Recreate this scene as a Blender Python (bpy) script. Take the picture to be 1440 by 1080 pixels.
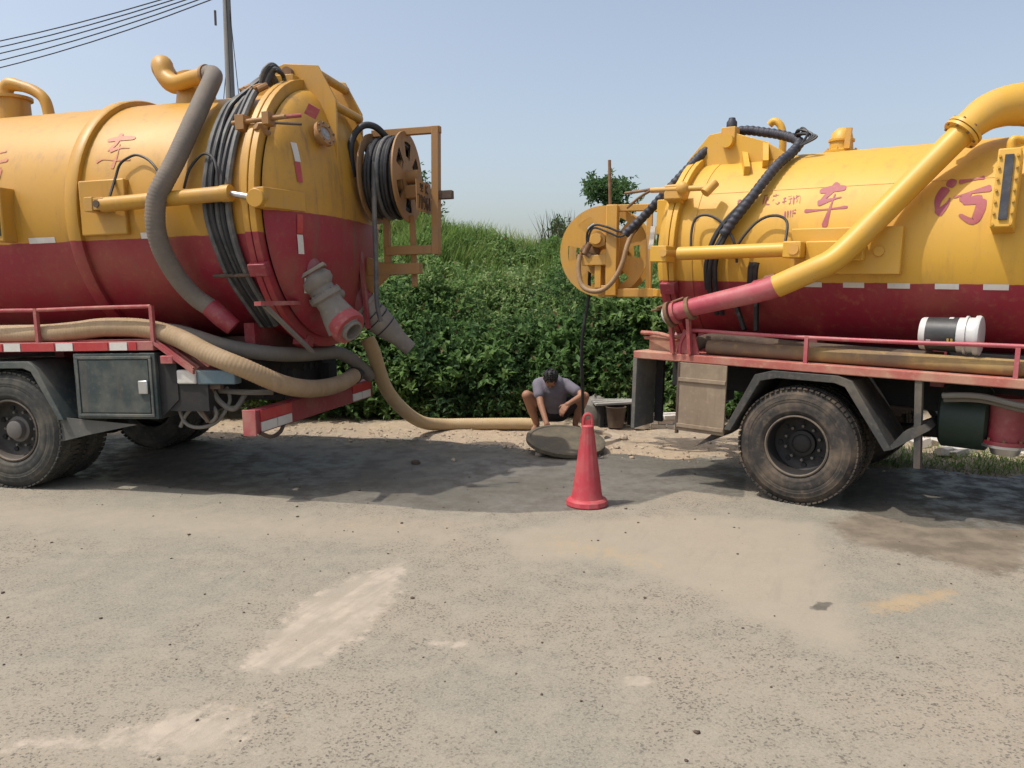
import bpy, bmesh, math, random
import numpy as np
from mathutils import Vector, Matrix, Euler
random.seed(7); rng = np.random.default_rng(7)
for o in list(bpy.data.objects): bpy.data.objects.remove(o)
scene = bpy.context.scene
COL = scene.collection

# ------------------------------------------------------------------ camera, sky, sun, exposure
cam_d = bpy.data.cameras.new('camera'); cam = bpy.data.objects.new('camera', cam_d); COL.objects.link(cam)
cam.location = (0, 0, 1.75); cam.rotation_euler = (math.radians(90) - math.atan(125/1088), 0, 0)
cam_d.sensor_width = 36; cam_d.lens = 27.2; cam_d.clip_end = 2000
scene.camera = cam
SUN_EL, SUN_AZ = math.radians(62), math.radians(-106)      # azimuth measured clockwise from +Y
wd = bpy.data.worlds.new('World'); scene.world = wd; wd.use_nodes = True
nt = wd.node_tree; bg = nt.nodes['Background']
sky = nt.nodes.new('ShaderNodeTexSky'); sky.sky_type = 'NISHITA'; sky.sun_disc = False
sky.sun_elevation = SUN_EL; sky.sun_rotation = SUN_AZ
sky.air_density = 1.1; sky.dust_density = 3.6; sky.ozone_density = 0.3
hz = nt.nodes.new('ShaderNodeHueSaturation'); hz.inputs['Saturation'].default_value = .76; hz.inputs['Value'].default_value = 1.03      # thin overall haze greys the blue
nt.links.new(sky.outputs[0], hz.inputs['Color']); nt.links.new(hz.outputs[0], bg.inputs[0]); bg.inputs[1].default_value = 0.15
sd = bpy.data.lights.new('sun', 'SUN'); sd.energy = 2.8; sd.angle = math.radians(0.6); sd.color = (1, .95, .87)
sun = bpy.data.objects.new('sun', sd); COL.objects.link(sun)
sdir = Vector((math.sin(SUN_AZ)*math.cos(SUN_EL), math.cos(SUN_AZ)*math.cos(SUN_EL), math.sin(SUN_EL)))
sun.rotation_euler = sdir.to_track_quat('Z', 'Y').to_euler(); sun.location = (0, 0, 30)
vs = scene.view_settings; vs.view_transform = 'Standard'; vs.look = 'None'; vs.exposure = 0.28; vs.gamma = 1.0
vs.use_curve_mapping = False

# ------------------------------------------------------------------ materials
def nodes_of(name):
    m = bpy.data.materials.new(name); m.use_nodes = True
    t = m.node_tree; return m, t, t.nodes['Principled BSDF']
def N(t, typ, **kw):
    n = t.nodes.new(typ)
    for k, v in kw.items():
        if k.startswith('i_'): n.inputs[int(k[2:])].default_value = v
        else: setattr(n, k, v)
    return n
def mixc(t, fac, a, b):
    n = t.nodes.new('ShaderNodeMix'); n.data_type = 'RGBA'
    for s, v in ((0, fac), (6, a), (7, b)):
        if hasattr(v, 'links') or hasattr(v, 'is_linked'): t.links.new(v, n.inputs[s])
        else: n.inputs[s].default_value = (*v, 1) if isinstance(v, (tuple, list)) and len(v) == 3 else v
    return n.outputs[2]
def math_n(t, op, a, b=0.0, c=None, clamp=False):
    n = t.nodes.new('ShaderNodeMath'); n.operation = op; n.use_clamp = clamp
    for i, v in enumerate((a, b) if c is None else (a, b, c)):
        if hasattr(v, 'is_linked'): t.links.new(v, n.inputs[i])
        else: n.inputs[i].default_value = v
    return n.outputs[0]
def smooth(t, v, lo, hi):
    n = t.nodes.new('ShaderNodeMapRange'); n.interpolation_type = 'SMOOTHSTEP'
    t.links.new(v, n.inputs[0]); n.inputs[1].default_value = lo; n.inputs[2].default_value = hi
    return n.outputs[0]
def noise(t, co, scale, detail=4, rough=.55):
    n = N(t, 'ShaderNodeTexNoise'); n.inputs['Scale'].default_value = scale; n.inputs['Detail'].default_value = detail
    n.inputs['Roughness'].default_value = rough; t.links.new(co, n.inputs['Vector']); return n.outputs['Fac']
def bump(t, b, h, strength, dist):
    n = N(t, 'ShaderNodeBump'); n.inputs['Strength'].default_value = strength; n.inputs['Distance'].default_value = dist
    t.links.new(h, n.inputs['Height']); t.links.new(n.outputs[0], b.inputs['Normal'])
def paint(name, col, dust=(.36, .28, .19), amt=.35, rough=.42, scale=2.5, metal=0.0, fine=18, top=None, zsplit=None, bmp=.12, streak=0.0, spec=.5, fade=None, dent=0):
    """painted or bare surface with soft dust, chips and wear; zsplit gives two paints parted at a height"""
    m, t, b = nodes_of(name)
    tc = N(t, 'ShaderNodeTexCoord'); co = tc.outputs['Object']
    n1 = noise(t, co, scale, 6, .6); n2 = noise(t, co, fine, 5, .65); n3 = noise(t, co, 60, 2, .5)
    base = col
    if top is not None:
        sx = N(t, 'ShaderNodeSeparateXYZ'); t.links.new(co, sx.inputs[0])
        wob = math_n(t, 'MULTIPLY_ADD', math_n(t, 'SUBTRACT', noise(t, co, 7, 4, .6), .5), .022, sx.outputs[2])
        base = mixc(t, smooth(t, wob, zsplit - .003, zsplit + .003), col, top)
    v = mixc(t, math_n(t, 'MULTIPLY', smooth(t, n1, .35, .75), .5), base, fade if fade else dust) if fade else base
    f1 = math_n(t, 'MULTIPLY', smooth(t, n1, .40, .72), amt)
    f2 = math_n(t, 'MULTIPLY', smooth(t, n2, .50, .75), amt*.8)
    c = mixc(t, f1, v, dust); c = mixc(t, f2, c, dust)
    if streak:
        mp = N(t, 'ShaderNodeMapping'); mp.inputs['Scale'].default_value = (9, 9, .9); t.links.new(co, mp.inputs[0])
        ns = noise(t, mp.outputs[0], 1.1, 6, .65)
        c = mixc(t, math_n(t, 'MULTIPLY', smooth(t, ns, .50, .74), streak), c, (.14, .09, .06))
    ch = smooth(t, n3, .70, .78); c = mixc(t, math_n(t, 'MULTIPLY', ch, .35), c, (.12, .08, .06))
    t.links.new(c, b.inputs['Base Color'])
    rr = math_n(t, 'ADD', math_n(t, 'MULTIPLY', n1, .35), rough - .12, clamp=True); t.links.new(rr, b.inputs['Roughness'])
    b.inputs['Metallic'].default_value = metal; b.inputs['Specular IOR Level'].default_value = spec
    if dent: n2 = math_n(t, 'ADD', n2, math_n(t, 'MULTIPLY', noise(t, co, 2.6, 2, .5), 9*dent))
    bump(t, b, n2, bmp, .006)
    return m
YL = (.50, .262, .030); YR = (.60, .335, .035); RED = (.265, .017, .035)
M = dict(
    tank_l=paint('tank_paint_left', RED, amt=.26, top=YL, zsplit=2.2, streak=.30, dust=(.34, .19, .08), rough=.42, scale=1.3, dent=.5),
    door_l=paint('door_paint_left', RED, amt=.38, top=YL, zsplit=2.38, streak=.6, dust=(.24, .14, .07), rough=.48, scale=1.8, dent=.5),
    tank_r=paint('tank_paint_right', RED, amt=.22, top=YR, zsplit=1.855, streak=.22, dust=(.48, .30, .10), rough=.50, scale=1.1, dent=.5),
    yl=paint('yellow_faded', YL, amt=.4, streak=.25, dust=(.40, .25, .13)),
    yl_dirty=paint('yellow_worn', (.33, .165, .05), amt=.55, streak=.4, dust=(.26, .18, .11), rough=.6),
    yr=paint('yellow_bright', YR, amt=.22, dust=(.52, .36, .18)),
    yr_dirty=paint('yellow_bright_worn', (.60, .32, .05), amt=.4, dust=(.42, .30, .17), rough=.5, streak=.2),
    red=paint('red_paint', (.24, .022, .036), amt=.35, dust=(.33, .22, .17)),
    red_dusty=paint('red_paint_dusty', (.34, .06, .065), amt=.65, dust=(.42, .27, .20), rough=.65),
    pink=paint('red_pipe_paint', (.38, .06, .085), amt=.35, dust=(.45, .28, .22), rough=.4),
    deck_r=paint('deck_red_dusty', (.36, .10, .08), amt=.8, dust=(.44, .30, .20), rough=.8),
    teal=paint('box_dark_green', (.030, .046, .046), amt=.75, streak=.5, dust=(.12, .12, .10), rough=.6, scale=3.5),
    green_dark=paint('dark_green_tank', (.008, .026, .018), amt=.4, dust=(.05, .055, .045), rough=.5),
    fender_l=paint('fender_grey_green', (.050, .066, .066), streak=.4, amt=.75, dust=(.17, .16, .13), rough=.6),
    fender_r=paint('fender_black_dusty', (.038, .039, .038), streak=.4, amt=.7, dust=(.16, .135, .10), rough=.7),
    chassis=paint('chassis_black', (.012, .012, .013), amt=.45, dust=(.05, .042, .034), rough=.7),
    panel=paint('panel_mud', (.22, .165, .115), amt=.8, dust=(.33, .26, .18), rough=.85, streak=.4),
    bark_board=paint('flap_board_grey', (.10, .10, .09), amt=.7, dust=(.22, .19, .15), rough=.85),
    rubber=paint('tyre_rubber', (.035, .033, .031), amt=.85, dust=(.15, .115, .085), rough=.85, scale=5, bmp=.3, spec=.3),
    rubber_l=paint('tyre_rubber_grey', (.045, .046, .044), amt=.8, dust=(.13, .115, .09), rough=.85, scale=5, bmp=.3, spec=.3),
    rim=paint('rim_dark', (.03, .028, .026), amt=.5, dust=(.10, .08, .06), rough=.6),
    rim_black=paint('rim_black', (.012, .011, .011), amt=.3, dust=(.04, .033, .027), rough=.6),
    rim_lip=paint('rim_lip_dusty', (.10, .085, .07), amt=.7, dust=(.22, .17, .12), rough=.8),
    hub=paint('hub_grey', (.12, .11, .10), amt=.5, dust=(.18, .15, .12), rough=.6),
    hose_black=paint('hose_black', (.014, .015, .018), amt=.4, dust=(.07, .065, .06), rough=.5, scale=6),
    hose_bundle=paint('hose_grey_black', (.075, .08, .082), amt=.6, dust=(.22, .20, .17), rough=.55, scale=6),
    hose_navy=paint('hose_wrap', (.018, .020, .032), amt=.35, dust=(.09, .08, .09), rough=.55, scale=8),
    hose_grey=paint('hose_grey', (.155, .13, .105), amt=.5, dust=(.24, .19, .14), rough=.75, scale=5),
    hose_dull=paint('hose_dark_grey', (.15, .14, .12), amt=.5, dust=(.22, .19, .15), rough=.75, scale=5),  # dull grey as the parts' own colour
    hose_tan=paint('hose_tan', (.34, .235, .13), amt=.7, streak=.25, dust=(.42, .31, .20), rough=.75, scale=5),
    hose_sand=paint('hose_sand', (.45, .32, .165), amt=.6, dust=(.50, .38, .24), rough=.75, scale=5),
    hose_oil=paint('hose_brown', (.30, .19, .10), amt=.5, dust=(.42, .30, .19), rough=.6, scale=5),
    rust=paint('rusty_steel', (.16, .085, .045), amt=.7, dust=(.32, .21, .12), rough=.85, scale=4, fine=30),
    rust_dark=paint('rusty_dark_steel', (.075, .05, .036), amt=.6, dust=(.17, .12, .08), rough=.8),
    pipe_old=paint('old_pipe', (.17, .115, .075), amt=.6, dust=(.50, .33, .10), rough=.8, scale=1.8, fine=9),
    valve=paint('valve_grey_mud', (.20, .18, .155), amt=.7, dust=(.33, .29, .23), rough=.85, bmp=.6, streak=.3),
    steel=paint('bare_steel', (.55, .55, .55), amt=.15, dust=(.3, .26, .2), rough=.3, metal=.9),
    white=paint('white_reflector', (.62, .60, .55), amt=.4, dust=(.42, .36, .28), rough=.5),
    redref=paint('red_reflector', (.42, .03, .035), amt=.25, dust=(.4, .25, .18), rough=.35),
    letter=paint('red_lettering', (.30, .045, .075), amt=.25, dust=(.48, .26, .10), rough=.5, fine=30),
    letter_faded=paint('faded_lettering', (.47, .16, .085), amt=.5, dust=(.58, .29, .075), rough=.5, fine=30),
    glass=paint('dark_glass', (.03, .03, .035), amt=.35, dust=(.14, .13, .12), rough=.2),
    plastic_white=paint('pail_white', (.52, .52, .51), amt=.2, dust=(.45, .4, .33), rough=.4),
    plastic_black=paint('pail_label', (.025, .027, .03), amt=.3, dust=(.12, .11, .1), rough=.45),
    lamp_blue=paint('lamp_blue_grey', (.09, .15, .18), amt=.4, dust=(.2, .19, .16), rough=.4),
    cone=paint('cone_red', (.42, .04, .055), amt=.5, streak=.3, dust=(.40, .15, .13), rough=.55, scale=6),
    iron=paint('cover_iron', (.085, .072, .048), amt=.75, scale=5, dust=(.16, .13, .085), rough=.8, bmp=.9, fine=25),
    concrete=paint('pole_concrete', (.22, .21, .20), amt=.4, dust=(.3, .28, .25), rough=.85),
    wire=paint('wire_black', (.02, .02, .022), amt=.1, rough=.6),
    brick_white=paint('pale_brick', (.56, .52, .46), amt=.6, dust=(.42, .33, .24), rough=.9, bmp=.5),
    stone=paint('pale_stone', (.38, .31, .23), amt=.6, dust=(.30, .23, .16), rough=.9, bmp=.5),
    wood=paint('old_board', (.26, .25, .23), amt=.6, dust=(.38, .35, .3), rough=.85),
    skin=paint('skin', (.30, .145, .085), amt=.2, dust=(.36, .19, .12), rough=.55, scale=8, bmp=.05),
    shirt=paint('grey_shirt', (.145, .135, .165), amt=.45, dust=(.21, .195, .225), rough=.9, scale=9, fine=11, bmp=1.0),
    shirt_print=paint('shirt_print', (.24, .24, .12), amt=.5, dust=(.2, .19, .2), rough=.9, scale=12),
    shorts=paint('dark_shorts', (.018, .018, .022), amt=.3, dust=(.05, .045, .045), rough=.9),
    hair=paint('black_hair', (.008, .007, .007), amt=.2, dust=(.02, .017, .015), rough=.6, fine=60, bmp=.8),
    bark=paint('bark', (.10, .075, .05), amt=.5, dust=(.16, .13, .1), rough=.9, bmp=.6),
    plate_text=paint('plate_black', (.05, .03, .02), amt=.3, rough=.6),
)
def leaf_mat(name, cols):
    m, t, b = nodes_of(name)
    at = N(t, 'ShaderNodeAttribute'); at.attribute_name = 'tint'
    cr = N(t, 'ShaderNodeValToRGB'); t.links.new(at.outputs['Fac'], cr.inputs[0])
    e = cr.color_ramp.elements; e[0].color = (*cols[0], 1); e[1].color = (*cols[-1], 1)
    for i, c in enumerate(cols[1:-1]):
        q = e.new((i+1)/(len(cols)-1)); q.color = (*c, 1)
    b.inputs['Roughness'].default_value = .6; b.inputs['Specular IOR Level'].default_value = .2
    t.links.new(cr.outputs[0], b.inputs['Base Color'])
    tr = N(t, 'ShaderNodeBsdfTranslucent'); hs = N(t, 'ShaderNodeHueSaturation'); hs.inputs['Value'].default_value = 1.5
    t.links.new(cr.outputs[0], hs.inputs['Color']); t.links.new(hs.outputs[0], tr.inputs[0])
    mx = N(t, 'ShaderNodeMixShader'); mx.inputs[0].default_value = .38
    t.links.new(b.outputs[0], mx.inputs[1]); t.links.new(tr.outputs[0], mx.inputs[2])
    t.links.new(mx.outputs[0], t.nodes['Material Output'].inputs[0]); return m
M['leaf'] = leaf_mat('leaves', [(.15, .10, .05), (.040, .086, .034), (.090, .168, .054), (.150, .245, .076), (.28, .34, .15)])
M['grass'] = leaf_mat('grass_blades', [(.08, .13, .03), (.13, .21, .05), (.19, .27, .075), (.32, .31, .14)])
M['treeleaf'] = leaf_mat('tree_leaves', [(.10, .08, .04), (.035, .075, .026), (.065, .125, .042), (.11, .18, .06)])

# ------------------------------------------------------------------ mesh helpers
def frame_of(d):
    d = Vector(d).normalized(); a = Vector((0, 0, 1)) if abs(d.z) < .9 else Vector((1, 0, 0))
    u = d.cross(a).normalized(); v = u.cross(d).normalized(); return d, u, v
def catmull(pts, k, vals=None):
    P = [Vector(p) for p in pts]; out = []; vo = []
    for i in range(len(P)-1):
        p0, p1, p2, p3 = P[max(i-1, 0)], P[i], P[i+1], P[min(i+2, len(P)-1)]
        for j in range(k):
            s = j/k
            out.append(.5*((2*p1)+(p2-p0)*s+(2*p0-5*p1+4*p2-p3)*s*s+(3*p1-p0-3*p2+p3)*s**3))
            if vals: vo.append(vals[i]*(1-s)+vals[i+1]*s)
    out.append(P[-1])
    if vals: vo.append(vals[-1])
    return (out, vo) if vals else out
def resample(P, ds):
    L = [0]
    for a, b in zip(P, P[1:]): L.append(L[-1]+(b-a).length)
    n = max(2, int(L[-1]/ds)); out = []; j = 0
    for i in range(n+1):
        s = L[-1]*i/n
        while j < len(P)-2 and L[j+1] < s: j += 1
        f = (s-L[j])/max(1e-9, L[j+1]-L[j]); out.append(P[j].lerp(P[j+1], min(1, max(0, f))))
    return out
class G:
    def __init__(s): s.v = []; s.f = []
    def add(s, v, f):
        b = len(s.v); s.v += [tuple(x) for x in v]; s.f += [tuple(i+b for i in q) for q in f]; return s
    def box(s, c, size, rot=None):
        hx, hy, hz = (q/2 for q in size); R = rot.to_matrix() if isinstance(rot, Euler) else (rot or Matrix.Identity(3)); c = Vector(c)
        v = [c+R@Vector((x, y, z)) for x in (-hx, hx) for y in (-hy, hy) for z in (-hz, hz)]
        return s.add(v, [(0, 1, 3, 2), (4, 6, 7, 5), (0, 4, 5, 1), (2, 3, 7, 6), (0, 2, 6, 4), (1, 5, 7, 3)])
    def bb(s, x0, x1, y0, y1, z0, z1): return s.box(((x0+x1)/2, (y0+y1)/2, (z0+z1)/2), (x1-x0, y1-y0, z1-z0))
    def bar(s, p0, p1, w, h=None):
        h = h or w; p0, p1 = Vector(p0), Vector(p1); d, u, v = frame_of(p1-p0)
        q = []
        for p in (p0, p1): q += [p-u*w/2-v*h/2, p+u*w/2-v*h/2, p+u*w/2+v*h/2, p-u*w/2+v*h/2]
        return s.add(q, [(3, 2, 1, 0), (4, 5, 6, 7), (0, 1, 5, 4), (1, 2, 6, 5), (2, 3, 7, 6), (3, 0, 4, 7)])
    def lathe(s, prof, o, d, n=32, cap=True, a0=0, a1=None):
        d, u, w = frame_of(d); o = Vector(o); v = []; f = []; full = a1 is None; a1 = a0+2*math.pi if full else a1
        m = n if full else n+1
        for h, r in prof:
            for i in range(m):
                a = a0+(a1-a0)*i/n; v.append(o+d*h+(u*math.cos(a)+w*math.sin(a))*r)
        for k in range(len(prof)-1):
            for i in range(n):
                j = (i+1) % m if full else i+1
                f.append((k*m+i, k*m+j, (k+1)*m+j, (k+1)*m+i))
        if cap and full:
            if prof[0][1] > 1e-5: f.append(tuple(range(m))[::-1])
            if prof[-1][1] > 1e-5: f.append(tuple(range((len(prof)-1)*m, len(prof)*m)))
        return s.add(v, f)
    def cyl(s, p0, p1, r0, r1=None, n=20):
        p0, p1 = Vector(p0), Vector(p1); return s.lathe([(0, r0), ((p1-p0).length, r0 if r1 is None else r1)], p0, p1-p0, n)
    def tube(s, pts, r, n=12, k=6, rib=None, helix=None, straight=False):
        rr = r if isinstance(r, (list, tuple)) else [r]*len(pts)
        if straight: P, rv = [Vector(p) for p in pts], list(rr)
        else: P, rv = catmull(pts, k, list(rr))
        if rib or helix:
            r0 = rv[0]; P = resample(P, rib[0]/3 if rib else helix[0]/6); rv = [r0]*len(P)
            if rib: rv = [r0+rib[1]*(1 if i % 3 == 0 else -.4) for i in range(len(P))]
        v = []; f = []; T0 = (P[1]-P[0]).normalized(); _, u, _ = frame_of(T0); s0 = 0
        for i, p in enumerate(P):
            T = (P[min(i+1, len(P)-1)]-P[max(i-1, 0)]).normalized()
            u = (u-T*u.dot(T)); u = u.normalized() if u.length > 1e-6 else frame_of(T)[1]; w = T.cross(u)
            if i: s0 += (p-P[i-1]).length
            for j in range(n):
                a = 2*math.pi*j/n; q = rv[i]
                if helix: q += helix[1]*math.cos(a-2*math.pi*s0/helix[0])
                v.append(p+(u*math.cos(a)+w*math.sin(a))*q)
        for i in range(len(P)-1):
            for j in range(n): f.append((i*n+j, i*n+(j+1) % n, (i+1)*n+(j+1) % n, (i+1)*n+j))
        f.append(tuple(range(n))[::-1]); f.append(tuple(range((len(P)-1)*n, len(P)*n)))
        return s.add(v, f)
    def plate(s, poly, axis, c, th):
        """polygon in the two axes other than `axis`, extruded from c to c+th"""
        n = len(poly); v = []
        for q in (c, c+th):
            for a, b in poly: v.append((q, a, b) if axis == 0 else (a, q, b) if axis == 1 else (a, b, q))
        f = [tuple(range(n))[::-1], tuple(range(n, 2*n))]+[(i, (i+1) % n, n+(i+1) % n, n+i) for i in range(n)]
        return s.add(v, f)
    def sphere(s, c, rad, nu=16, nv=10, rot=None):
        c = Vector(c); R = rot.to_matrix() if rot else Matrix.Identity(3); v = []; f = []
        for i in range(nv+1):
            t = math.pi*i/nv
            for j in range(nu):
                a = 2*math.pi*j/nu
                v.append(c+R@Vector((rad[0]*math.sin(t)*math.cos(a), rad[1]*math.sin(t)*math.sin(a), rad[2]*math.cos(t))))
        for i in range(nv):
            for j in range(nu): f.append((i*nu+j, (i+1)*nu+j, (i+1)*nu+(j+1) % nu, i*nu+(j+1) % nu))
        return s.add(v, f)
    def capsule(s, p0, p1, r0, r1, n=14):
        p0, p1 = Vector(p0), Vector(p1); L = (p1-p0).length
        pr = [(-r0*math.cos(a), r0*math.sin(a)) for a in np.linspace(.05, math.pi/2, 5)]
        pr += [(L+r1*math.sin(a), r1*math.cos(a)) for a in np.linspace(0, math.pi/2-.05, 5)]
        return s.lathe(pr, p0, p1-p0, n)
    def build(s, name, mat, parent=None, sm=True, bevel=0, ang=38, xf=None, fix=True):
        me = bpy.data.meshes.new(name); me.from_pydata(s.v, [], s.f)
        if fix:
            bm = bmesh.new(); bm.from_mesh(me); bmesh.ops.remove_doubles(bm, verts=bm.verts, dist=1e-5)
            bmesh.ops.recalc_face_normals(bm, faces=bm.faces); bm.to_mesh(me); bm.free()
        if sm:
            me.polygons.foreach_set('use_smooth', [True]*len(me.polygons)); me.set_sharp_from_angle(angle=math.radians(ang))
        me.materials.append(M[mat] if isinstance(mat, str) else mat)
        o = bpy.data.objects.new(name, me); COL.objects.link(o)
        if parent: o.parent = parent
        if xf is not None: o.matrix_local = xf
        if bevel:
            md = o.modifiers.new('bevel', 'BEVEL'); md.width = bevel; md.segments = 2; md.limit_method = 'ANGLE'; md.angle_limit = math.radians(40)
        return o
def tag(o, label=None, cat=None, group=None, kind=None):
    for k, v in (('label', label), ('category', cat), ('group', group), ('kind', kind)):
        if v: o[k] = v
    return o
def empty(name, mat=None, label=None, cat=None, group=None):
    o = bpy.data.objects.new(name, None); COL.objects.link(o); o.empty_display_size = .2
    if mat is not None: o.matrix_world = mat
    return tag(o, label, cat, group)
def dup(o, name=None, parent=None, xf=None):
    c = o.copy(); COL.objects.link(c)
    if parent is not None: c.parent = parent
    if xf is not None: c.matrix_local = xf
    for ch in list(o.children):
        d = ch.copy(); COL.objects.link(d); d.parent = c
    return c
def np_mesh(name, V, F, mat, tint=None, sm=False, parent=None):
    me = bpy.data.meshes.new(name); n = len(V); m = len(F); k = F.shape[1]
    me.vertices.add(n); me.vertices.foreach_set('co', V.astype(np.float32).ravel())
    me.loops.add(m*k); me.loops.foreach_set('vertex_index', F.astype(np.int32).ravel())
    me.polygons.add(m); me.polygons.foreach_set('loop_start', np.arange(0, m*k, k, dtype=np.int32))
    if sm: me.polygons.foreach_set('use_smooth', np.ones(m, dtype=bool))
    me.update(calc_edges=True)
    if tint is not None:
        a = me.attributes.new('tint', 'FLOAT', 'POINT'); a.data.foreach_set('value', tint.astype(np.float32))
    me.materials.append(M[mat] if isinstance(mat, str) else mat)
    o = bpy.data.objects.new(name, me); COL.objects.link(o)
    if parent: o.parent = parent
    return o
def vnoise(x, y, sc, seed=0):
    """cheap smooth value noise on arrays"""
    x = np.asarray(x, float)*sc; y = np.asarray(y, float)*sc
    xi = np.floor(x).astype(int); yi = np.floor(y).astype(int); fx = x-xi; fy = y-yi
    fx = fx*fx*(3-2*fx); fy = fy*fy*(3-2*fy)
    def h(a, b):
        q = np.sin(a*127.1+b*311.7+seed*74.7)*43758.5453; return q-np.floor(q)
    return (h(xi, yi)*(1-fx)+h(xi+1, yi)*fx)*(1-fy)+(h(xi, yi+1)*(1-fx)+h(xi+1, yi+1)*fx)*fy

# ------------------------------------------------------------------ ground, road
def road_edge(X):
    return np.interp(X, [-60, -8, -4, -2.5, -.2, 1.0, 2.1, 4.2, 9, 60], [12, 9.9, 9.5, 9.45, 9.1, 8.4, 8.25, 7.6, 6.6, 6.2]) + (vnoise(X, X*0, 1.7, 3)-.5)*.35 + (vnoise(X, X*0, 6, 5)-.5)*.12
def bank_z(X, Y):
    y0 = 11.0+(vnoise(X, X*0, .5, 9)-.5)*.5
    t = np.clip((Y-y0)/4.6, 0, 1); t = t*t*(3-2*t)
    H = np.interp(X, [-30, -6, -1.5, 1, 4, 30], [2.7, 2.75, 2.75, 2.35, 2.3, 2.5])
    z = H*t+(vnoise(X, Y, 1.1, 4)-.5)*.35*np.clip((Y-y0)/2, 0, 1)
    return z
def ground_z(X, Y):
    e = road_edge(X); d = np.clip((Y-e)/.8, 0, 1)
    return np.where(Y < e+.05, -.03, -.03*(1-np.clip((Y-e-.05)/.12, 0, 1)) + d*((vnoise(X, Y, 3, 1)-.35)*.05+(vnoise(X, Y, 9, 2)-.5)*.025)) + bank_z(X, Y)
def grid(xs, ys, zf):
    X, Y = np.meshgrid(xs, ys); Z = zf(X, Y); V = np.stack([X, Y, Z], -1).reshape(-1, 3)
    nx, ny = len(xs), len(ys); i = np.arange((ny-1)*(nx-1)); r = i//(nx-1); c = i % (nx-1); b = r*nx+c
    return V, np.stack([b, b+1, b+nx+1, b+nx], -1)
xs = np.concatenate([np.linspace(-400, -20, 14), np.linspace(-18, -7, 24), np.arange(-6.8, 6.81, .1), np.linspace(7, 18, 24), np.linspace(20, 400, 14)])
ys = np.concatenate([np.linspace(-200, -5, 8), np.linspace(-4, 6, 12), np.arange(6.1, 17, .1), np.linspace(17.2, 30, 20), np.linspace(34, 900, 14)])
Vg, Fg = grid(xs, ys, ground_z)
m, t, b = nodes_of('dirt'); co = N(t, 'ShaderNodeTexCoord').outputs['Object']
n1 = noise(t, co, .9, 6, .6); n2 = noise(t, co, 9, 6, .65); n3 = noise(t, co, 55, 3, .6)
c = mixc(t, smooth(t, n1, .35, .65), (.36, .275, .185), (.30, .24, .175)); c = mixc(t, smooth(t, n2, .45, .7), c, (.42, .335, .235))
c = mixc(t, smooth(t, n3, .58, .72), c, (.20, .15, .10))
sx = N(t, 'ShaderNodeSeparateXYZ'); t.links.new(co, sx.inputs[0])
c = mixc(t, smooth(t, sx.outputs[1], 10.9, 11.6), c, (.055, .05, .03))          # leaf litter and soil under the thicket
t.links.new(c, b.inputs['Base Color']); b.inputs['Roughness'].default_value = .95
hh = math_n(t, 'ADD', n2, math_n(t, 'MULTIPLY', n3, .5)); bump(t, b, hh, .7, .03); M['dirt'] = m
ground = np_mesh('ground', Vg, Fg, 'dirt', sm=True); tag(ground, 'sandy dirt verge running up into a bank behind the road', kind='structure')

# road with worn, dusty, wet (partly painted truck shade) and muddy areas kept as masks on the mesh
def poly_mask(X, Y, poly, w):
    P = np.array(poly); inside = np.zeros(X.shape, bool); dist = np.full(X.shape, 1e9)
    for (x0, y0), (x1, y1) in zip(P, np.roll(P, -1, 0)):
        cnd = ((y0 > Y) != (y1 > Y)) & (X < (x1-x0)*(Y-y0)/(y1-y0+1e-12)+x0); inside ^= cnd
        L2 = (x1-x0)**2+(y1-y0)**2; s = np.clip(((X-x0)*(x1-x0)+(Y-y0)*(y1-y0))/L2, 0, 1)
        dist = np.minimum(dist, np.hypot(X-x0-s*(x1-x0), Y-y0-s*(y1-y0)))
    return np.clip(.5+np.where(inside, dist, -dist)/w, 0, 1)
xs = np.concatenate([np.linspace(-60, -8, 16), np.arange(-7, 7.01, .05), np.linspace(8, 60, 16)])
yr = np.concatenate([np.linspace(-30, 1.2, 14), np.arange(1.4, 9.01, .045)])
X, Yp = np.meshgrid(xs, yr); E_ = road_edge(X)
Y = np.where(Yp > 5.5, 5.5+(Yp-5.5)*(E_-5.5)/(9.005-5.5), Yp)
Vr = np.stack([X, Y, np.full(X.shape, .004)], -1).reshape(-1, 3)
nx, ny = len(xs), len(yr); i = np.arange((ny-1)*(nx-1)); bq = i//(nx-1)*nx+i % (nx-1); Fr = np.stack([bq, bq+1, bq+nx+1, bq+nx], -1)
pale = [([(-1.31, 3.47), (-1.24, 3.74), (-1.21, 4.23), (-.98, 4.68), (-.69, 4.98), (-.68, 4.45), (-.76, 3.95), (-.91, 3.51), (-1.06, 3.44)], .34, 1.0),
        ([(-1.41, 3.13), (-1.07, 3.15), (-1.0, 2.79), (-1.25, 2.7), (-1.56, 2.79), (-1.97, 2.79), (-2.05, 2.91), (-1.69, 2.89)], .4, .8),
        ([(-.44, 3.78), (-.18, 3.8), (-.21, 3.68), (-.39, 3.66)], .12, .7), ([(.49, 3.4), (.66, 3.42), (.62, 3.31), (.51, 3.29)], .1, .8)]
wet = [([(-5.17, 8.37), (-5.2, 9.44), (-2.52, 9.6), (-.97, 9.2), (.31, 8.9), (1.88, 8.5), (2.37, 7.67), (2.01, 6.57), (1.54, 6.81), (1.08, 6.38), (.76, 6.21), (0, 6.08), (-.7, 6.17), (-.95, 6.29), (-1.77, 6.47), (-2.67, 6.76), (-4.25, 7.31)], .12, 1.0),  # left end also puts the left truck's shadow into the colour
       ([(3.76, 8.37), (4.26, 7.84), (5.01, 7.42), (3.84, 5.64), (3.12, 5.7), (2.73, 6.29)], .15, 1.0), ([(1.65, 4.16), (1.76, 4.27), (1.84, 4.25), (1.74, 4.13)], .06, .9)]  # first outline here also paints in the right truck's ground shadow
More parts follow.
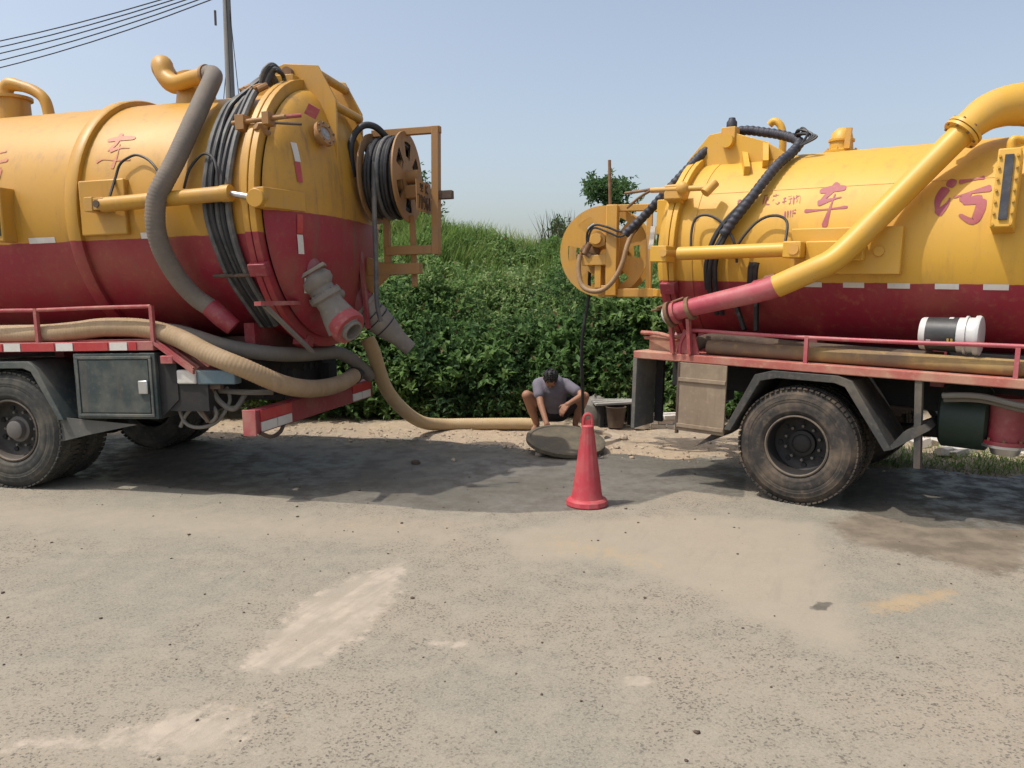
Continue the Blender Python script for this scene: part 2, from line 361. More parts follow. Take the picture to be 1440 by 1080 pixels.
mud = [([(2.42, 5.83), (3.24, 6.3), (4.2, 6.0), (3.29, 4.81), (3.03, 4.68), (2.87, 4.94), (2.42, 5.31)], .5, .95), ([(1.9, 6.3), (2.4, 7.7), (1.9, 8.3), (1.3, 8.3), (1.7, 7.2)], .3, .6)]
och = [([(2.0, 4.23), (2.31, 4.39), (2.64, 4.47), (2.6, 4.36), (2.26, 4.13), (1.99, 4.08)], .25, .8), ([(0, 5.47), (.43, 5.64), (1.16, 5.08), (1.03, 4.68), (.64, 4.81), (.19, 5.08)], .5, .45),
       ([(-1.2, 3.1), (-1.15, 3.2), (-1.1, 3.08)], .1, .6), ([(-1.02, 3.06), (-.92, 3.1), (-.9, 3.0)], .08, .6), ([(-1.6, 5.9), (-.2, 6.0), (-.1, 5.7), (-1.2, 5.5)], .4, .35)]
dusty = [([(-.16, 5.56), (.44, 5.83), (1.48, 6.02), (2.37, 5.83), (2.06, 4.81), (1.74, 3.62), (1.47, 3.74), (1.16, 4.34), (.61, 4.94), (.05, 4.94)], .45, 1.0), ([(-4.5, 6.6), (-1.2, 6.1), (0, 5.9), (-.4, 5.2), (-2.5, 5.3), (-4.5, 5.6)], .9, .7)]
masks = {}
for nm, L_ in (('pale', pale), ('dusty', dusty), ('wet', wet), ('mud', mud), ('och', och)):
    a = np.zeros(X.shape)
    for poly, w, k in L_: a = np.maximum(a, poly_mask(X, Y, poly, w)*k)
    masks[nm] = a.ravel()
m, t, b = nodes_of('asphalt'); co = N(t, 'ShaderNodeTexCoord').outputs['Object']
def attr(nm):
    a = N(t, 'ShaderNodeAttribute'); a.attribute_name = nm; return a.outputs['Fac']
big = noise(t, co, .55, 5, .6); mid = noise(t, co, 4.5, 6, .65); edge = noise(t, co, 11, 6, .7); fine = noise(t, co, 75, 3, .6)
vo = N(t, 'ShaderNodeTexVoronoi'); vo.inputs['Scale'].default_value = 105; t.links.new(co, vo.inputs['Vector'])
vo2 = N(t, 'ShaderNodeTexVoronoi'); vo2.inputs['Scale'].default_value = 190; t.links.new(co, vo2.inputs['Vector'])
sc = N(t, 'ShaderNodeSeparateColor'); t.links.new(vo.outputs['Color'], sc.inputs[0]); sc2 = N(t, 'ShaderNodeSeparateColor'); t.links.new(vo2.outputs['Color'], sc2.inputs[0])
c = mixc(t, smooth(t, big, .35, .65), (.252, .212, .158), (.202, .188, .148))
c = mixc(t, math_n(t, 'MULTIPLY', smooth(t, mid, .4, .7), .55), c, (.29, .25, .19))
c = mixc(t, math_n(t, 'MULTIPLY', smooth(t, sc2.outputs[0], .25, .9), .35), c, (.36, .325, .26))
pit = math_n(t, 'MULTIPLY', smooth(t, sc.outputs[0], .72, .84), smooth(t, fine, .38, .55))
exposed = math_n(t, 'ADD', math_n(t, 'MULTIPLY', smooth(t, mid, .62, .38), smooth(t, big, .66, .38)), .34, clamp=True)
mpR = N(t, 'ShaderNodeMapping'); mpR.inputs['Rotation'].default_value = (0, 0, math.radians(-66)); t.links.new(co, mpR.inputs[0]); mpS = N(t, 'ShaderNodeMapping'); mpS.inputs['Scale'].default_value = (1.8, 9, 1); t.links.new(mpR.outputs[0], mpS.inputs[0]); strk = noise(t, mpS.outputs[0], 1.0, 5, .65)
pale_m = smooth(t, math_n(t, 'ADD', attr('pale'), math_n(t, 'MULTIPLY', math_n(t, 'SUBTRACT', edge, .5), 1.05)), .34, .66)
dust_m = smooth(t, math_n(t, 'ADD', attr('dusty'), math_n(t, 'MULTIPLY', math_n(t, 'SUBTRACT', edge, .5), .5)), .25, .80)
pale_m = math_n(t, 'ADD', pale_m, math_n(t, 'MULTIPLY', dust_m, .7), clamp=True)
pitv = math_n(t, 'MULTIPLY', math_n(t, 'MULTIPLY', pit, exposed), math_n(t, 'SUBTRACT', 1.0, math_n(t, 'MULTIPLY', pale_m, .85)))
c = mixc(t, math_n(t, 'MULTIPLY', pitv, .75), c, (.065, .055, .045))
palec = mixc(t, smooth(t, mid, .35, .65), (.41, .345, .27), (.34, .29, .23)); c = mixc(t, math_n(t, 'MULTIPLY', dust_m, .55), c, (.325, .278, .210))
pale_m = math_n(t, 'MULTIPLY', math_n(t, 'SUBTRACT', pale_m, math_n(t, 'MULTIPLY', dust_m, .7), clamp=True), math_n(t, 'ADD', .35, math_n(t, 'MULTIPLY', smooth(t, strk, .38, .60), .65)))
c = mixc(t, math_n(t, 'MULTIPLY', pale_m, math_n(t, 'ADD', .75, math_n(t, 'MULTIPLY', smooth(t, edge, .35, .65), .45))), c, palec)
och_m = smooth(t, math_n(t, 'ADD', attr('och'), math_n(t, 'MULTIPLY', math_n(t, 'SUBTRACT', edge, .5), 1.0)), .25, .75)
c = mixc(t, math_n(t, 'MULTIPLY', smooth(t, strk, .52, .72), .16), c, (.14, .125, .10))
c = mixc(t, math_n(t, 'MULTIPLY', och_m, .5), c, (.42, .28, .13))
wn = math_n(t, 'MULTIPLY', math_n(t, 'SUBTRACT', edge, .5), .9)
mud_m = smooth(t, math_n(t, 'ADD', attr('mud'), wn), .30, .65); c = mixc(t, math_n(t, 'MULTIPLY', mud_m, .85), c, mixc(t, smooth(t, mid, .35, .65), (.11, .085, .058), (.19, .15, .108)))
wet_shade_m = smooth(t, math_n(t, 'ADD', attr('wet'), wn), .36, .58)  # damp road together with the truck shade painted into the mask
wet_shade_col = mixc(t, smooth(t, mid, .36, .64), (.090, .081, .066), (.185, .17, .145)); wet_shade_col = mixc(t, math_n(t, 'MULTIPLY', smooth(t, big, .42, .6), .6), wet_shade_col, (.088, .078, .056)); wet_shade_col = mixc(t, math_n(t, 'MULTIPLY', smooth(t, edge, .52, .72), .55), wet_shade_col, (.20, .17, .14))
c = mixc(t, math_n(t, 'MULTIPLY', wet_shade_m, .92), c, wet_shade_col)
t.links.new(c, b.inputs['Base Color'])
rg = math_n(t, 'SUBTRACT', .93, math_n(t, 'MULTIPLY', wet_shade_m, math_n(t, 'MULTIPLY', smooth(t, mid, .35, .62), .62))); t.links.new(rg, b.inputs['Roughness'])
b.inputs['Specular IOR Level'].default_value = .5
h = math_n(t, 'SUBTRACT', math_n(t, 'ADD', math_n(t, 'MULTIPLY', fine, .5), math_n(t, 'MULTIPLY', sc2.outputs[1], .3)), pitv)
bump(t, b, h, .45, .006); M['asphalt'] = m
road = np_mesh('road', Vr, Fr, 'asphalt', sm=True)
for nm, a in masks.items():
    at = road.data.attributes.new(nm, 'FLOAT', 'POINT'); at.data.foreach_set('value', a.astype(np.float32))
tag(road, 'dusty worn asphalt road with pale scuffs and a wet patch, partly painted shade', kind='structure')

# loose stones: uncountable small gravel as one object, bigger stones one by one
def stones(name, XY, S, mat):
    ico = np.array([(0, 0, 1), (.894, 0, .447), (.276, .851, .447), (-.724, .526, .447), (-.724, -.526, .447), (.276, -.851, .447), (.724, .526, -.447), (-.276, .851, -.447), (-.894, 0, -.447), (-.276, -.851, -.447), (.724, -.526, -.447), (0, 0, -1)])
    tri = np.array([(0, 1, 2), (0, 2, 3), (0, 3, 4), (0, 4, 5), (0, 5, 1), (1, 6, 2), (2, 7, 3), (3, 8, 4), (4, 9, 5), (5, 10, 1), (2, 6, 7), (3, 7, 8), (4, 8, 9), (5, 9, 10), (1, 10, 6), (6, 11, 7), (7, 11, 8), (8, 11, 9), (9, 11, 10), (10, 11, 6)])
    n = len(XY); V = ico[None]*rng.uniform(.6, 1.2, (n, 12, 1)); V = V*S[:, None, None]*np.array([1, 1, .6]); a = rng.uniform(0, 6.28, n)
    ca, sa = np.cos(a)[:, None], np.sin(a)[:, None]; V = np.stack([V[..., 0]*ca*1.2-V[..., 1]*sa, V[..., 0]*sa*1.2+V[..., 1]*ca, V[..., 2]], -1)
    z = np.maximum(ground_z(XY[:, 0], XY[:, 1]), np.where(XY[:, 1] < road_edge(XY[:, 0]), .004, -1))
    V[..., 0] += XY[:, 0, None]; V[..., 1] += XY[:, 1, None]; V[..., 2] += z[:, None]+S[:, None]*.3
    F = (tri[None]+12*np.arange(n)[:, None, None]).reshape(-1, 3)
    return np_mesh(name, V.reshape(-1, 3), F, mat)
n = 2600; Xs = rng.uniform(-7, 7, n); Ys = road_edge(Xs)-.25+np.abs(rng.normal(0, .75, n)); S = rng.lognormal(-4.9, .6, n).clip(.003, .032)
tag(stones('gravel', np.stack([Xs, Ys], -1), S, 'stone'), 'small loose gravel scattered along the dirt verge', 'gravel', kind='stuff')
n = 260; Xs = rng.uniform(-3.5, 4, n); Ys = rng.uniform(2.6, 8.5, n); S = rng.lognormal(-5.1, .4, n).clip(.003, .014)
tag(stones('road_grit', np.stack([Xs, Ys], -1), S, 'rust_dark'), 'dark grit and crumbs lying on the road', 'grit', kind='stuff')

# ------------------------------------------------------------------ thicket on the bank
def leaves(P, D, size, tint, aspect=.5, fold=.35):
    """one folded four-point leaf per row: base P, direction D"""
    n = len(P); D = D/np.linalg.norm(D, axis=1, keepdims=True); r = rng.normal(0, .55, size=(n, 3)); r[:, 2] += 1; U = np.cross(D, r); U /= np.linalg.norm(U, axis=1, keepdims=True)
    Nn = np.cross(U, D); flip = np.where(Nn[:, 2] < 0, -1, 1)[:, None]; Nn = Nn*flip; s = size[:, None]
    mid = P+D*s*.45
    V = np.stack([P, mid+U*s*aspect*.5+Nn*s*fold*.25, P+D*s-Nn*s*.12, mid-U*s*aspect*.5+Nn*s*fold*.25], 1)
    F = (np.array([(0, 1, 2), (0, 2, 3)])[None]+4*np.arange(n)[:, None, None]).reshape(-1, 3)
    return V.reshape(-1, 3), F, np.repeat(tint, 4)
def sprigs(C, Dir, nl, lsize, tintbase):
    n = len(C); C = np.repeat(C, nl, 0); Dr = np.repeat(Dir, nl, 0); k = np.tile(np.arange(nl), n); ls = np.repeat(lsize, nl)
    s = (k/nl); P = C+Dr*(s*ls*1.6)[:, None]; L = Dr*.45+rng.normal(0, .62, (n*nl, 3)); L[:, 2] += .12
    tint = np.clip(np.repeat(tintbase, nl)+rng.normal(0, .11, n*nl), 0, 1)*.76+.24; tint[rng.random(n*nl) < .014] = 0
    return leaves(P, L, ls*rng.uniform(.6, 1.15, n*nl), tint, aspect=.52)
lump = []
for i in range(620):
    x = random.uniform(-8.5, 8.5) if i % 5 == 0 else random.uniform(-4.0, 4.6); row = random.random()
    if row < .50:                                                 # tall weeds at the foot, uneven tops
        y = random.uniform(10.95, 12.1); r = random.uniform(.22, .55)
        tp = .75+1.0*float(vnoise(np.array([x]), np.array([y]), .9, 21)[0])+.25*random.random(); z = random.uniform(.1, tp)*(1 if y > 11.3 else .6); tb = random.gauss(.47, .17)
    elif row < .74: y = random.uniform(12.0, 13.9); r = random.uniform(.25, .52); z = random.uniform(.05, .45); tb = random.gauss(.72, .13)
    else: y = random.uniform(14.2, 15.6); r = random.uniform(.2, .4); z = .1; tb = random.gauss(.60, .14)
    if random.random() < .17 and y < 13.3: tb -= .30; r *= 1.2
    lump.append((x, y, z, r, tb, row))
PC = []; PD = []; PT = []; PS = []
for (x, y, z, r, tb, row) in lump:
    gz = float(bank_z(np.array([x]), np.array([y]))[0]); zc = gz+z; near = -4.2 < x < 4.8
    n = int((150 if near else 55)*(r/.5)**2)
    d = rng.normal(size=(n, 3)); d /= np.linalg.norm(d, axis=1, keepdims=True); d[:, 1] = -np.abs(d[:, 1])*.9+.25*d[:, 1]; d[:, 2] = np.abs(d[:, 2])*.9-.22
    R_ = r*(.62+.45*rng.random(n)**.5)[:, None]*(1+.25*np.sin(d[:, :1]*7+x*3)); c3 = np.array([x, y, zc])+d*R_*np.array([1.15, .8, .95])
    c3[:, 2] = np.maximum(c3[:, 2], .04)
    d[:, 2] += .35; PC.append(c3); PD.append(d/np.linalg.norm(d, axis=1, keepdims=True))
    up = 0; PT.append(np.full(n, tb+up)+rng.normal(0, .06, n)); PS.append(np.full(n, random.choice((random.uniform(.06, .085), random.uniform(.09, .14))) if y < 12 else random.uniform(.06, .10)))
Vl, Fl, Tl = sprigs(np.concatenate(PC), np.concatenate(PD), 7, np.concatenate(PS), np.concatenate(PT))
# upright weed stalks standing out of the mass
SC = []; SD = []; SS = []; ST = []
for i in range(420):
    x = random.uniform(-4.5, 5); y = random.uniform(10.9, 13.8); gz = float(bank_z(np.array([x]), np.array([y]))[0])
    hgt = random.uniform(.5, 1.0)*(1.9 if 11.2 < y < 12.1 else 1.0 if y > 12.1 else .8); lx, ly = random.gauss(0, .13), random.gauss(-.08, .1); tb = random.gauss(.55 if y < 12 else .72, .16); nn = int(hgt*13)
    for k in range(nn):
        f = (k+2)/(nn+1); a = k*2.4; SC.append((x+lx*f, y+ly*f, gz+hgt*f)); SD.append((math.cos(a), math.sin(a), .35)); SS.append(random.uniform(.075, .125)*(1.15-.5*f)); ST.append(tb+.12*f)
V2, F2, T2 = sprigs(np.array(SC), np.array(SD)/1.06, 4, np.array(SS), np.array(ST))
F2 = F2+len(Vl); Vl = np.concatenate([Vl, V2]); Fl = np.concatenate([Fl, F2]); Tl = np.concatenate([Tl, T2])
thicket = np_mesh('thicket', Vl, Fl, 'leaf', Tl); tag(thicket, 'dense tangle of green leafy shrubs covering the bank', 'shrubs', kind='stuff')
def blades(XY, Z, H, lean, W, tint):
    n = len(XY); a = rng.uniform(0, 6.28, n); dx, dy = np.cos(a), np.sin(a); rows = []
    for s, wv in ((0, 1), (.5, .8), (1, .08)):
        cx = XY[:, 0]+dx*lean*s*s; cy = XY[:, 1]+dy*lean*s*s; cz = Z+H*(s-.12*s*s*(lean/H)); px, py = -dy*W*wv, dx*W*wv
        rows += [np.stack([cx-px, cy-py, cz], -1), np.stack([cx+px, cy+py, cz], -1)]
    V = np.stack(rows, 1).reshape(-1, 3); q = np.array([(0, 1, 3, 2), (2, 3, 5, 4)]); F = (q[None]+6*np.arange(n)[:, None, None]).reshape(-1, 4)
    return V, F, np.repeat(tint, 6)
n = 60000; Xb = np.concatenate([rng.uniform(-4.5, 5, n*4//5), rng.uniform(-10, 10, n-n*4//5)]); Yb = 12.4+3.5*rng.random(n)**.85; Zb = bank_z(Xb, Yb)
Hb = rng.uniform(.2, .62, n)*(.55+.9*vnoise(Xb, Yb, 1.6, 11)); V, F, T = blades(np.stack([Xb, Yb], -1), Zb, Hb, Hb*rng.uniform(.2, .8, n), rng.uniform(.007, .016, n), np.clip(rng.normal(.5, .2, n)+.3*(vnoise(Xb, Yb, .9, 12)-.5), 0, 1))
tag(np_mesh('bank_grass', V, F, 'grass', T), 'tall yellow-green grass on the upper slope of the bank', 'grass', kind='stuff')
n = 5200; Xb = rng.uniform(3.0, 8, n); Yb = road_edge(Xb)+.08+np.abs(rng.normal(0, .7, n)); Hb = rng.uniform(.03, .16, n)
V, F, T = blades(np.stack([Xb, Yb], -1), ground_z(Xb, Yb), Hb*.7, Hb*.8, rng.uniform(.003, .007, n), np.clip(rng.normal(.5, .35, n), 0, 1))
tag(np_mesh('verge_grass', V, F, 'grass', T), 'short sparse grass along the road edge under the right truck', 'grass', kind='stuff')

def tree(label, x, y, h, crown, nl, lean=0):
    z0 = float(bank_z(np.array([x]), np.array([y]))[0])-.1; root = empty('tree', Matrix.Translation((x, y, z0)), label, 'tree', 'small trees on the crest of the bank')
    g = G(); top = Vector((lean, 0, h*.8)); g.tube([(0, 0, 0), (lean*.3, .03, h*.3), (lean*.7, -.02, h*.6), tuple(top)], [.05, .042, .03, .012], n=8, k=4)
    P = []; 
    for i in range(13):
        s = random.uniform(.4, .98); b0 = Vector((lean*s, 0, h*.8*s)); a = random.uniform(0, 6.28); L = crown*random.uniform(.5, 1.0)
        e = b0+Vector((math.cos(a)*L, math.sin(a)*L, L*random.uniform(.15, .7))); g.tube([b0, (b0+e)/2+Vector((0, 0, .05)), e], [.016, .011, .004], n=5, k=3)
        for q in range(nl//13):
            f = random.uniform(.45, 1.1); P.append(b0.lerp(e, f)+Vector(rng.normal(0, crown*.13, 3)))
    g.build('trunk', 'bark', root)
    C3 = np.array(P); D3 = rng.normal(size=C3.shape); D3[:, 2] = np.abs(D3[:, 2])*.5; V, F, T = sprigs(C3, D3/np.linalg.norm(D3, axis=1, keepdims=True), 6, np.full(len(C3), .105), rng.normal(.5, .15, len(C3)))
    np_mesh('crown', V, F, 'treeleaf', T, parent=root)
tree('small leafy tree on the crest behind the bright yellow hose reel', 2.0, 16.6, 2.15, .62, 560, -.05)
tree('small dark tree on the crest just right of the worn yellow hose reel', -1.95, 16.2, 2.1, .55, 620, .1)
tree('slim sapling on the crest beside the bright yellow reel', 1.15, 16.9, 1.2, .3, 110)
z0 = float(bank_z(np.array([.95]), np.array([16.0]))[0]); n = 150; XY = np.stack([.95+rng.normal(0, .2, n), 16+rng.normal(0, .12, n)], -1); H_ = rng.uniform(.5, 1.15, n)
V, F, T = blades(XY, np.full(n, z0), H_, H_*rng.uniform(.15, .55, n), rng.uniform(.010, .018, n), rng.uniform(0, .4, n))
o = np_mesh('reed_clump', V, F, 'treeleaf', T); tag(o, 'clump of tall thin reeds standing against the sky on the crest', 'reeds')

# ------------------------------------------------------------------ shared truck pieces
def truck_matrix(x, y, zrot, pitch): return Matrix.Translation((x, y, 0)) @ Matrix.Rotation(zrot, 4, 'Z') @ Matrix.Rotation(-pitch, 4, 'Y')
ML = truck_matrix(-4.517, 6.865, math.radians(-12), .025); MR = truck_matrix(2.408, 6.294, math.radians(-37.3), -.023)
LT = empty('suction_truck', ML, 'faded yellow and red sewage suction truck with grey hose draped over its tank', 'truck', 'sewage suction trucks parked tail to tail')
RT = empty('suction_truck', MR, 'bright yellow and red sewage suction truck with slanting yellow pipe and open reel', 'truck', 'sewage suction trucks parked tail to tail')
YC = 1.25
def on_tank(x, z, zc, r): return (x, YC-math.sqrt(max(0, r*r-(z-zc)**2)), z)
def strokes(name, S, w, zc, r, mat, parent, off=.004):
    """painted brush strokes lying on the tank's near side: a thin skin of paint following the curve"""
    g = G(); rr = r+off
    for k, s in enumerate(S):
        P = catmull([(x, 0, z) for x, z in s], 6); n = len(P); v = []
        for i, p in enumerate(P):
            T = (P[min(i+1, n-1)]-P[max(i-1, 0)]).normalized(); nn = Vector((-T.z, 0, T.x)); f = i/(n-1)
            ww = w*(.75+.5*math.sin(f*3.1+k))*(.55 if i in (0, n-1) else 1)
            for sg in (-.5, 0, .5): q = p+nn*ww*sg; v.append(on_tank(q.x, q.z, zc, rr))
        g.add(v, [(i*3+a, i*3+a+1, i*3+a+4, i*3+a+3) for i in range(n-1) for a in (0, 1)])
    return g.build(name, mat, parent, fix=False)
def tank_patch(name, x0, x1, z0, z1, zc, r, mat, parent, off=.004):
    g = G(); v = []
    for i in range(5):
        for x in (x0, x1): v.append(on_tank(x, z0+(z1-z0)*i/4, zc, r+off))
    return g.add(v, [(2*i, 2*i+1, 2*i+3, 2*i+2) for i in range(4)]).build(name, mat, parent, fix=False)
def make_wheel(name, R, mat_t, parent, hubcap):
    dz = 0 if hubcap else .075
    """axle along y, outer face at y = 0; rim mesh with tyre, hub and nuts under it"""
    k = R/.51
    g = G(); W = .28
    half = [(.040, .270), (.016, .288), (.012, .296), (.007, .300), (.004, .312), (.006, .318), (.002, .335), (0, .375), (.003, .380), (0, .386), (.003, .405), (.000, .410), (.004, .43), (.010, .446), (.009, .450), (.022, .468), (.036, .488), (.044, .500), (.075, .506), (.140, .510)]
    prof = [(h, r*k) for h, r in half]+[(W-h, r*k) for h, r in half[::-1][1:]]
    g.lathe(prof, (0, 0, 0), (0, 1, 0), 72, cap=False)
    nb = 64
    for i in range(nb):
        a = 2*math.pi*i/nb
        for side in (0, 1):
            aa = a+side*math.pi/nb; h = .052 if side == 0 else W-.052
            c = Vector((math.cos(aa)*R*.985, h, math.sin(aa)*R*.985)); g.box(c, (.012, .078, .034*k), Euler((0, -aa, 0)))
        for h in (.115, .165):
            aa = a+.04*(h > .14); c = Vector((math.cos(aa)*R*.998, h, math.sin(aa)*R*.998)); g.box(c, (.012, .035, .045*k), Euler((0, -aa, 0)))
    gr = G(); pr = [(.042, .272), (.026, .268), (.022, .258), (.032, .250), (.075, .243), (.120+dz, .236), (.150+dz, .205), (.158+dz, .16), (.150+dz, .13), (.150+dz, .02), (.16+dz, 0)]
    gr.lathe([(h, r*k) for h, r in pr], (0, 0, 0), (0, 1, 0), 48, cap=False)
    rim = gr.build(name, 'rim' if hubcap else 'rim_black', parent)
    G().lathe([(.044, .2735*k), (.020, .2695*k), (.016, .259*k), (.030, .2505*k)], (0, 0, 0), (0, 1, 0), 48, cap=False).build('rim_lip', 'rim_lip', rim)
    g.build('tyre', mat_t, rim)
    gh = G(); gh.lathe([(.155, .118*k), (.11, .112*k), (.105, .085*k), (.06 if hubcap else .095, .078*k), (.05 if hubcap else .088, .06*k), (.05 if hubcap else .088, 0)], (0, dz, 0), (0, 1, 0), 28, cap=False)
    gh.build('hub', 'hub' if hubcap else 'rim_black', rim)
    gn = G()
    for i in range(10):
        a = 2*math.pi*i/10; c = Vector((math.cos(a)*.150*k, .155+dz, math.sin(a)*.150*k)); gn.cyl(c, c-Vector((0, .035, 0)), .014, .013, 6)
    tag(gn.build('lug_nuts', 'hub', rim), kind='stuff')
    gl = G()
    for i in range(8):
        a = 2*math.pi*(i+.5)/8; c = Vector((math.cos(a)*.198*k, .1500+dz, math.sin(a)*.198*k)); gl.lathe([(0, .024), (.012, .022), (.012, 0)], c, (0, -1, 0), 10)
    tag(gl.build('hand_hole_dark_discs', 'chassis', rim), kind='stuff')  # raised dark discs paint the darkness of holes; the rim is solid
    return rim
def dish(x0, depth, r, sgn, n=10): return [(sgn*depth*math.sin(a), r*math.cos(a)) for a in np.linspace(0, math.pi/2, n)]
def bolt_ring(g, c, d, rad, n, r=.012, h=.02):
    d, u, v = frame_of(d); c = Vector(c)
    for i in range(n):
        a = 2*math.pi*i/n; p = c+(u*math.cos(a)+v*math.sin(a))*rad; g.cyl(p, p+d*h, r, r*.9, 6)

# ------------------------------------------------------------------ left truck (rear end to the right)
ZL, RL = 2.43, 1.13
G().lathe([(-.30, 0), (-.29, .35), (-.22, .75), (-.1, 1.02), (0, RL)]+[(h, RL) for h in (.5, 2, 4, 6.0)]+[(6.04, RL), (6.04, .9)], (-3.6, YC, ZL), (1, 0, 0), 72, cap=False).build('tank', 'tank_l', LT)
G().lathe([(0, RL-.02), (0, 1.24), (.055, 1.24), (.055, RL-.02)], (2.44, YC, ZL), (1, 0, 0), 72, cap=False).build('flange_ring', 'tank_l', LT, bevel=.006)
G().lathe([(0, RL-.05), (0, 1.238), (.055, 1.238), (.055, 1.14)], (2.503, YC, ZL), (1, 0, 0), 72, cap=False).build('door_ring', 'tank_l', LT, bevel=.004)
door = G().lathe([(.055+.33*math.sin(a), 1.15*math.cos(a)) for a in np.linspace(.05, math.pi/2, 12)], (2.503, YC, ZL), (1, 0, 0), 72, cap=False).build('tank_door', 'door_l', LT, bevel=.004)
def dish_x(y, z, off=0): q = min(.999, math.hypot(y-YC, z-ZL)/1.15); return 2.558+.33*math.sqrt(1-q*q)+off
def dish_patch(name, y0, y1, z0, z1, mat, tilt=0):
    v = []
    for i in range(5):
        z = z0+(z1-z0)*i/4
        for y in (y0, y1): v.append((dish_x(y+tilt*i/4, z, .006), y+tilt*i/4, z))
    return G().add(v, [(2*i, 2*i+1, 2*i+3, 2*i+2) for i in range(4)]).build(name, mat, door, fix=False)
dish_patch('reflector', .37, .43, 2.80, 2.96, 'white'); dish_patch('reflector', .36, .42, 2.63, 2.795, 'redref')
dish_patch('reflector', .33, .39, 2.20, 2.36, 'redref'); dish_patch('reflector', .36, .42, 2.03, 2.19, 'white', -.03); dish_patch('reflector', .50, .56, 1.70, 1.83, 'white', -.04)
G().lathe([(0, RL-.02), (0, RL+.045), (.015, RL+.055), (.105, RL+.055), (.12, RL+.045), (.12, RL-.02)], (.72, YC, ZL), (1, 0, 0), 72, cap=False).build('stiffener_ring', 'tank_l', LT)
G().lathe([(0, RL-.02), (0, RL+.012), (.05, RL+.012), (.05, RL-.02)], (-1.9, YC, ZL), (1, 0, 0), 72, cap=False).build('stiffener_ring', 'tank_l', LT)
G().bb(.86, 1.31, .085, .2, 2.235, 2.70).build('mount_plate', 'yl', LT, bevel=.012)
cyl = G(); cyl.cyl((1.16, 0, 2.475), (2.34, 0, 2.512), .062, n=24); cyl.cyl((2.28, 0, 2.51), (2.36, 0, 2.512), .068, n=24)
hc = cyl.build('door_cylinder', 'yl', LT)
G().cyl((2.34, 0, 2.511), (2.54, 0, 2.47), .024).build('piston_rod', 'steel', hc)
g = G(); g.bb(1.02, 1.10, -.05, .09, 2.42, 2.54); g.bb(1.10, 1.2, -.045, -.02, 2.43, 2.53); g.bb(1.10, 1.2, .03, .055, 2.43, 2.53); g.build('clevis', 'yl', hc, bevel=.006)
G().cyl((1.15, -.07, 2.478), (1.15, .08, 2.478), .03).build('pivot_pin', 'rust_dark', hc)
g = G(); g.cyl((2.60, -.06, 2.455), (2.60, .06, 2.455), .075, n=24); g.plate([(2.562, -.02), (2.66, -.02), (2.80, .42), (2.562, .6)], 2, 2.385, .16); g.build('door_lug', 'yl', door, bevel=.006)
G().bb(2.56, 2.66, 1.95, 2.45, 2.40, 2.535).build('door_lug', 'yl', door, bevel=.006)
# hinge arms over the top of the door
prof = [(2.02, 3.44), (2.116, 3.72), (2.371, 3.794), (2.70, 3.755), (2.862, 3.443), (2.85, 2.70), (2.70, 2.60), (2.5, 3.1), (2.15, 3.40)]
for yy in (.99, 1.58): G().plate(prof, 1, yy, .03).build('hinge_arm', 'yl', LT, bevel=.004)
for p in ((2.70, 3.68), (2.83, 3.40)): G().cyl((p[0], 1.0, p[1]), (p[0], 1.60, p[1]), .04).build('cross_rod', 'yl', LT)
g = G(); g.cyl((2.42, .93, 3.70), (2.42, 1.03, 3.70), .05); g.build('hinge_pin', 'rust', LT)
g = G(); g.bb(2.28, 2.52, .86, .985, 3.50, 3.66); g.build('hinge_bracket', 'yl', LT, bevel=.006)
# sight port on the door
nd = Vector((.92, -.22, .33)).normalized(); p0 = Vector((dish_x(.763, 3.05)-.05, .763, 3.05))
sp = G().lathe([(0, .075), (.10, .075), (.10, .115), (.135, .115), (.135, .065), (.12, .06)], p0, nd, 28, cap=False).build('sight_port', 'yl_dirty', door)
g = G(); bolt_ring(g, p0+nd*.135, nd, .095, 8, .011, .014); tag(g.build('port_bolts', 'rust', sp), kind='stuff')
G().lathe([(.122, .066), (.122, 0)], p0, nd, 24).build('port_glass', 'plastic_white', sp)
# clamp bolt at the upper near rim
g = G(); g.cyl((2.30, .18, 3.10), (2.78, .18, 3.12), .019, n=10); g.bb(2.34, 2.42, .15, .27, 3.04, 3.16); g.bb(2.60, 2.66, .12, .24, 3.06, 3.16); g.cyl((2.52, .16, 3.06), (2.60, .36, 2.98), .03, n=10)
cb = g.build('clamp_bolt', 'yl_dirty', LT, bevel=.003)
g = G(); g.cyl((2.66, .18, 3.115), (2.86, .30, 3.15), .017, n=8); g.box((2.93, .36, 3.19), (.10, .03, .09), Euler((.3, .5, .5))); g.build('clamp_handle', 'red_dusty', cb)
G().cyl((2.70, .15, 3.07), (2.90, .22, 3.06), .012, n=8).build('clamp_handle', 'rust_dark', cb)
for a in (-62, 205, 250, 300, 340):
    r = math.radians(a); c = Vector((2.5, YC+1.24*math.cos(r), ZL+1.24*math.sin(r)))
    G().box(c, (.16, .09, .11), Euler((r, 0, 0))).build('rim_clamp', 'red' if math.sin(r) < -.1 else 'yl', LT, bevel=.008)
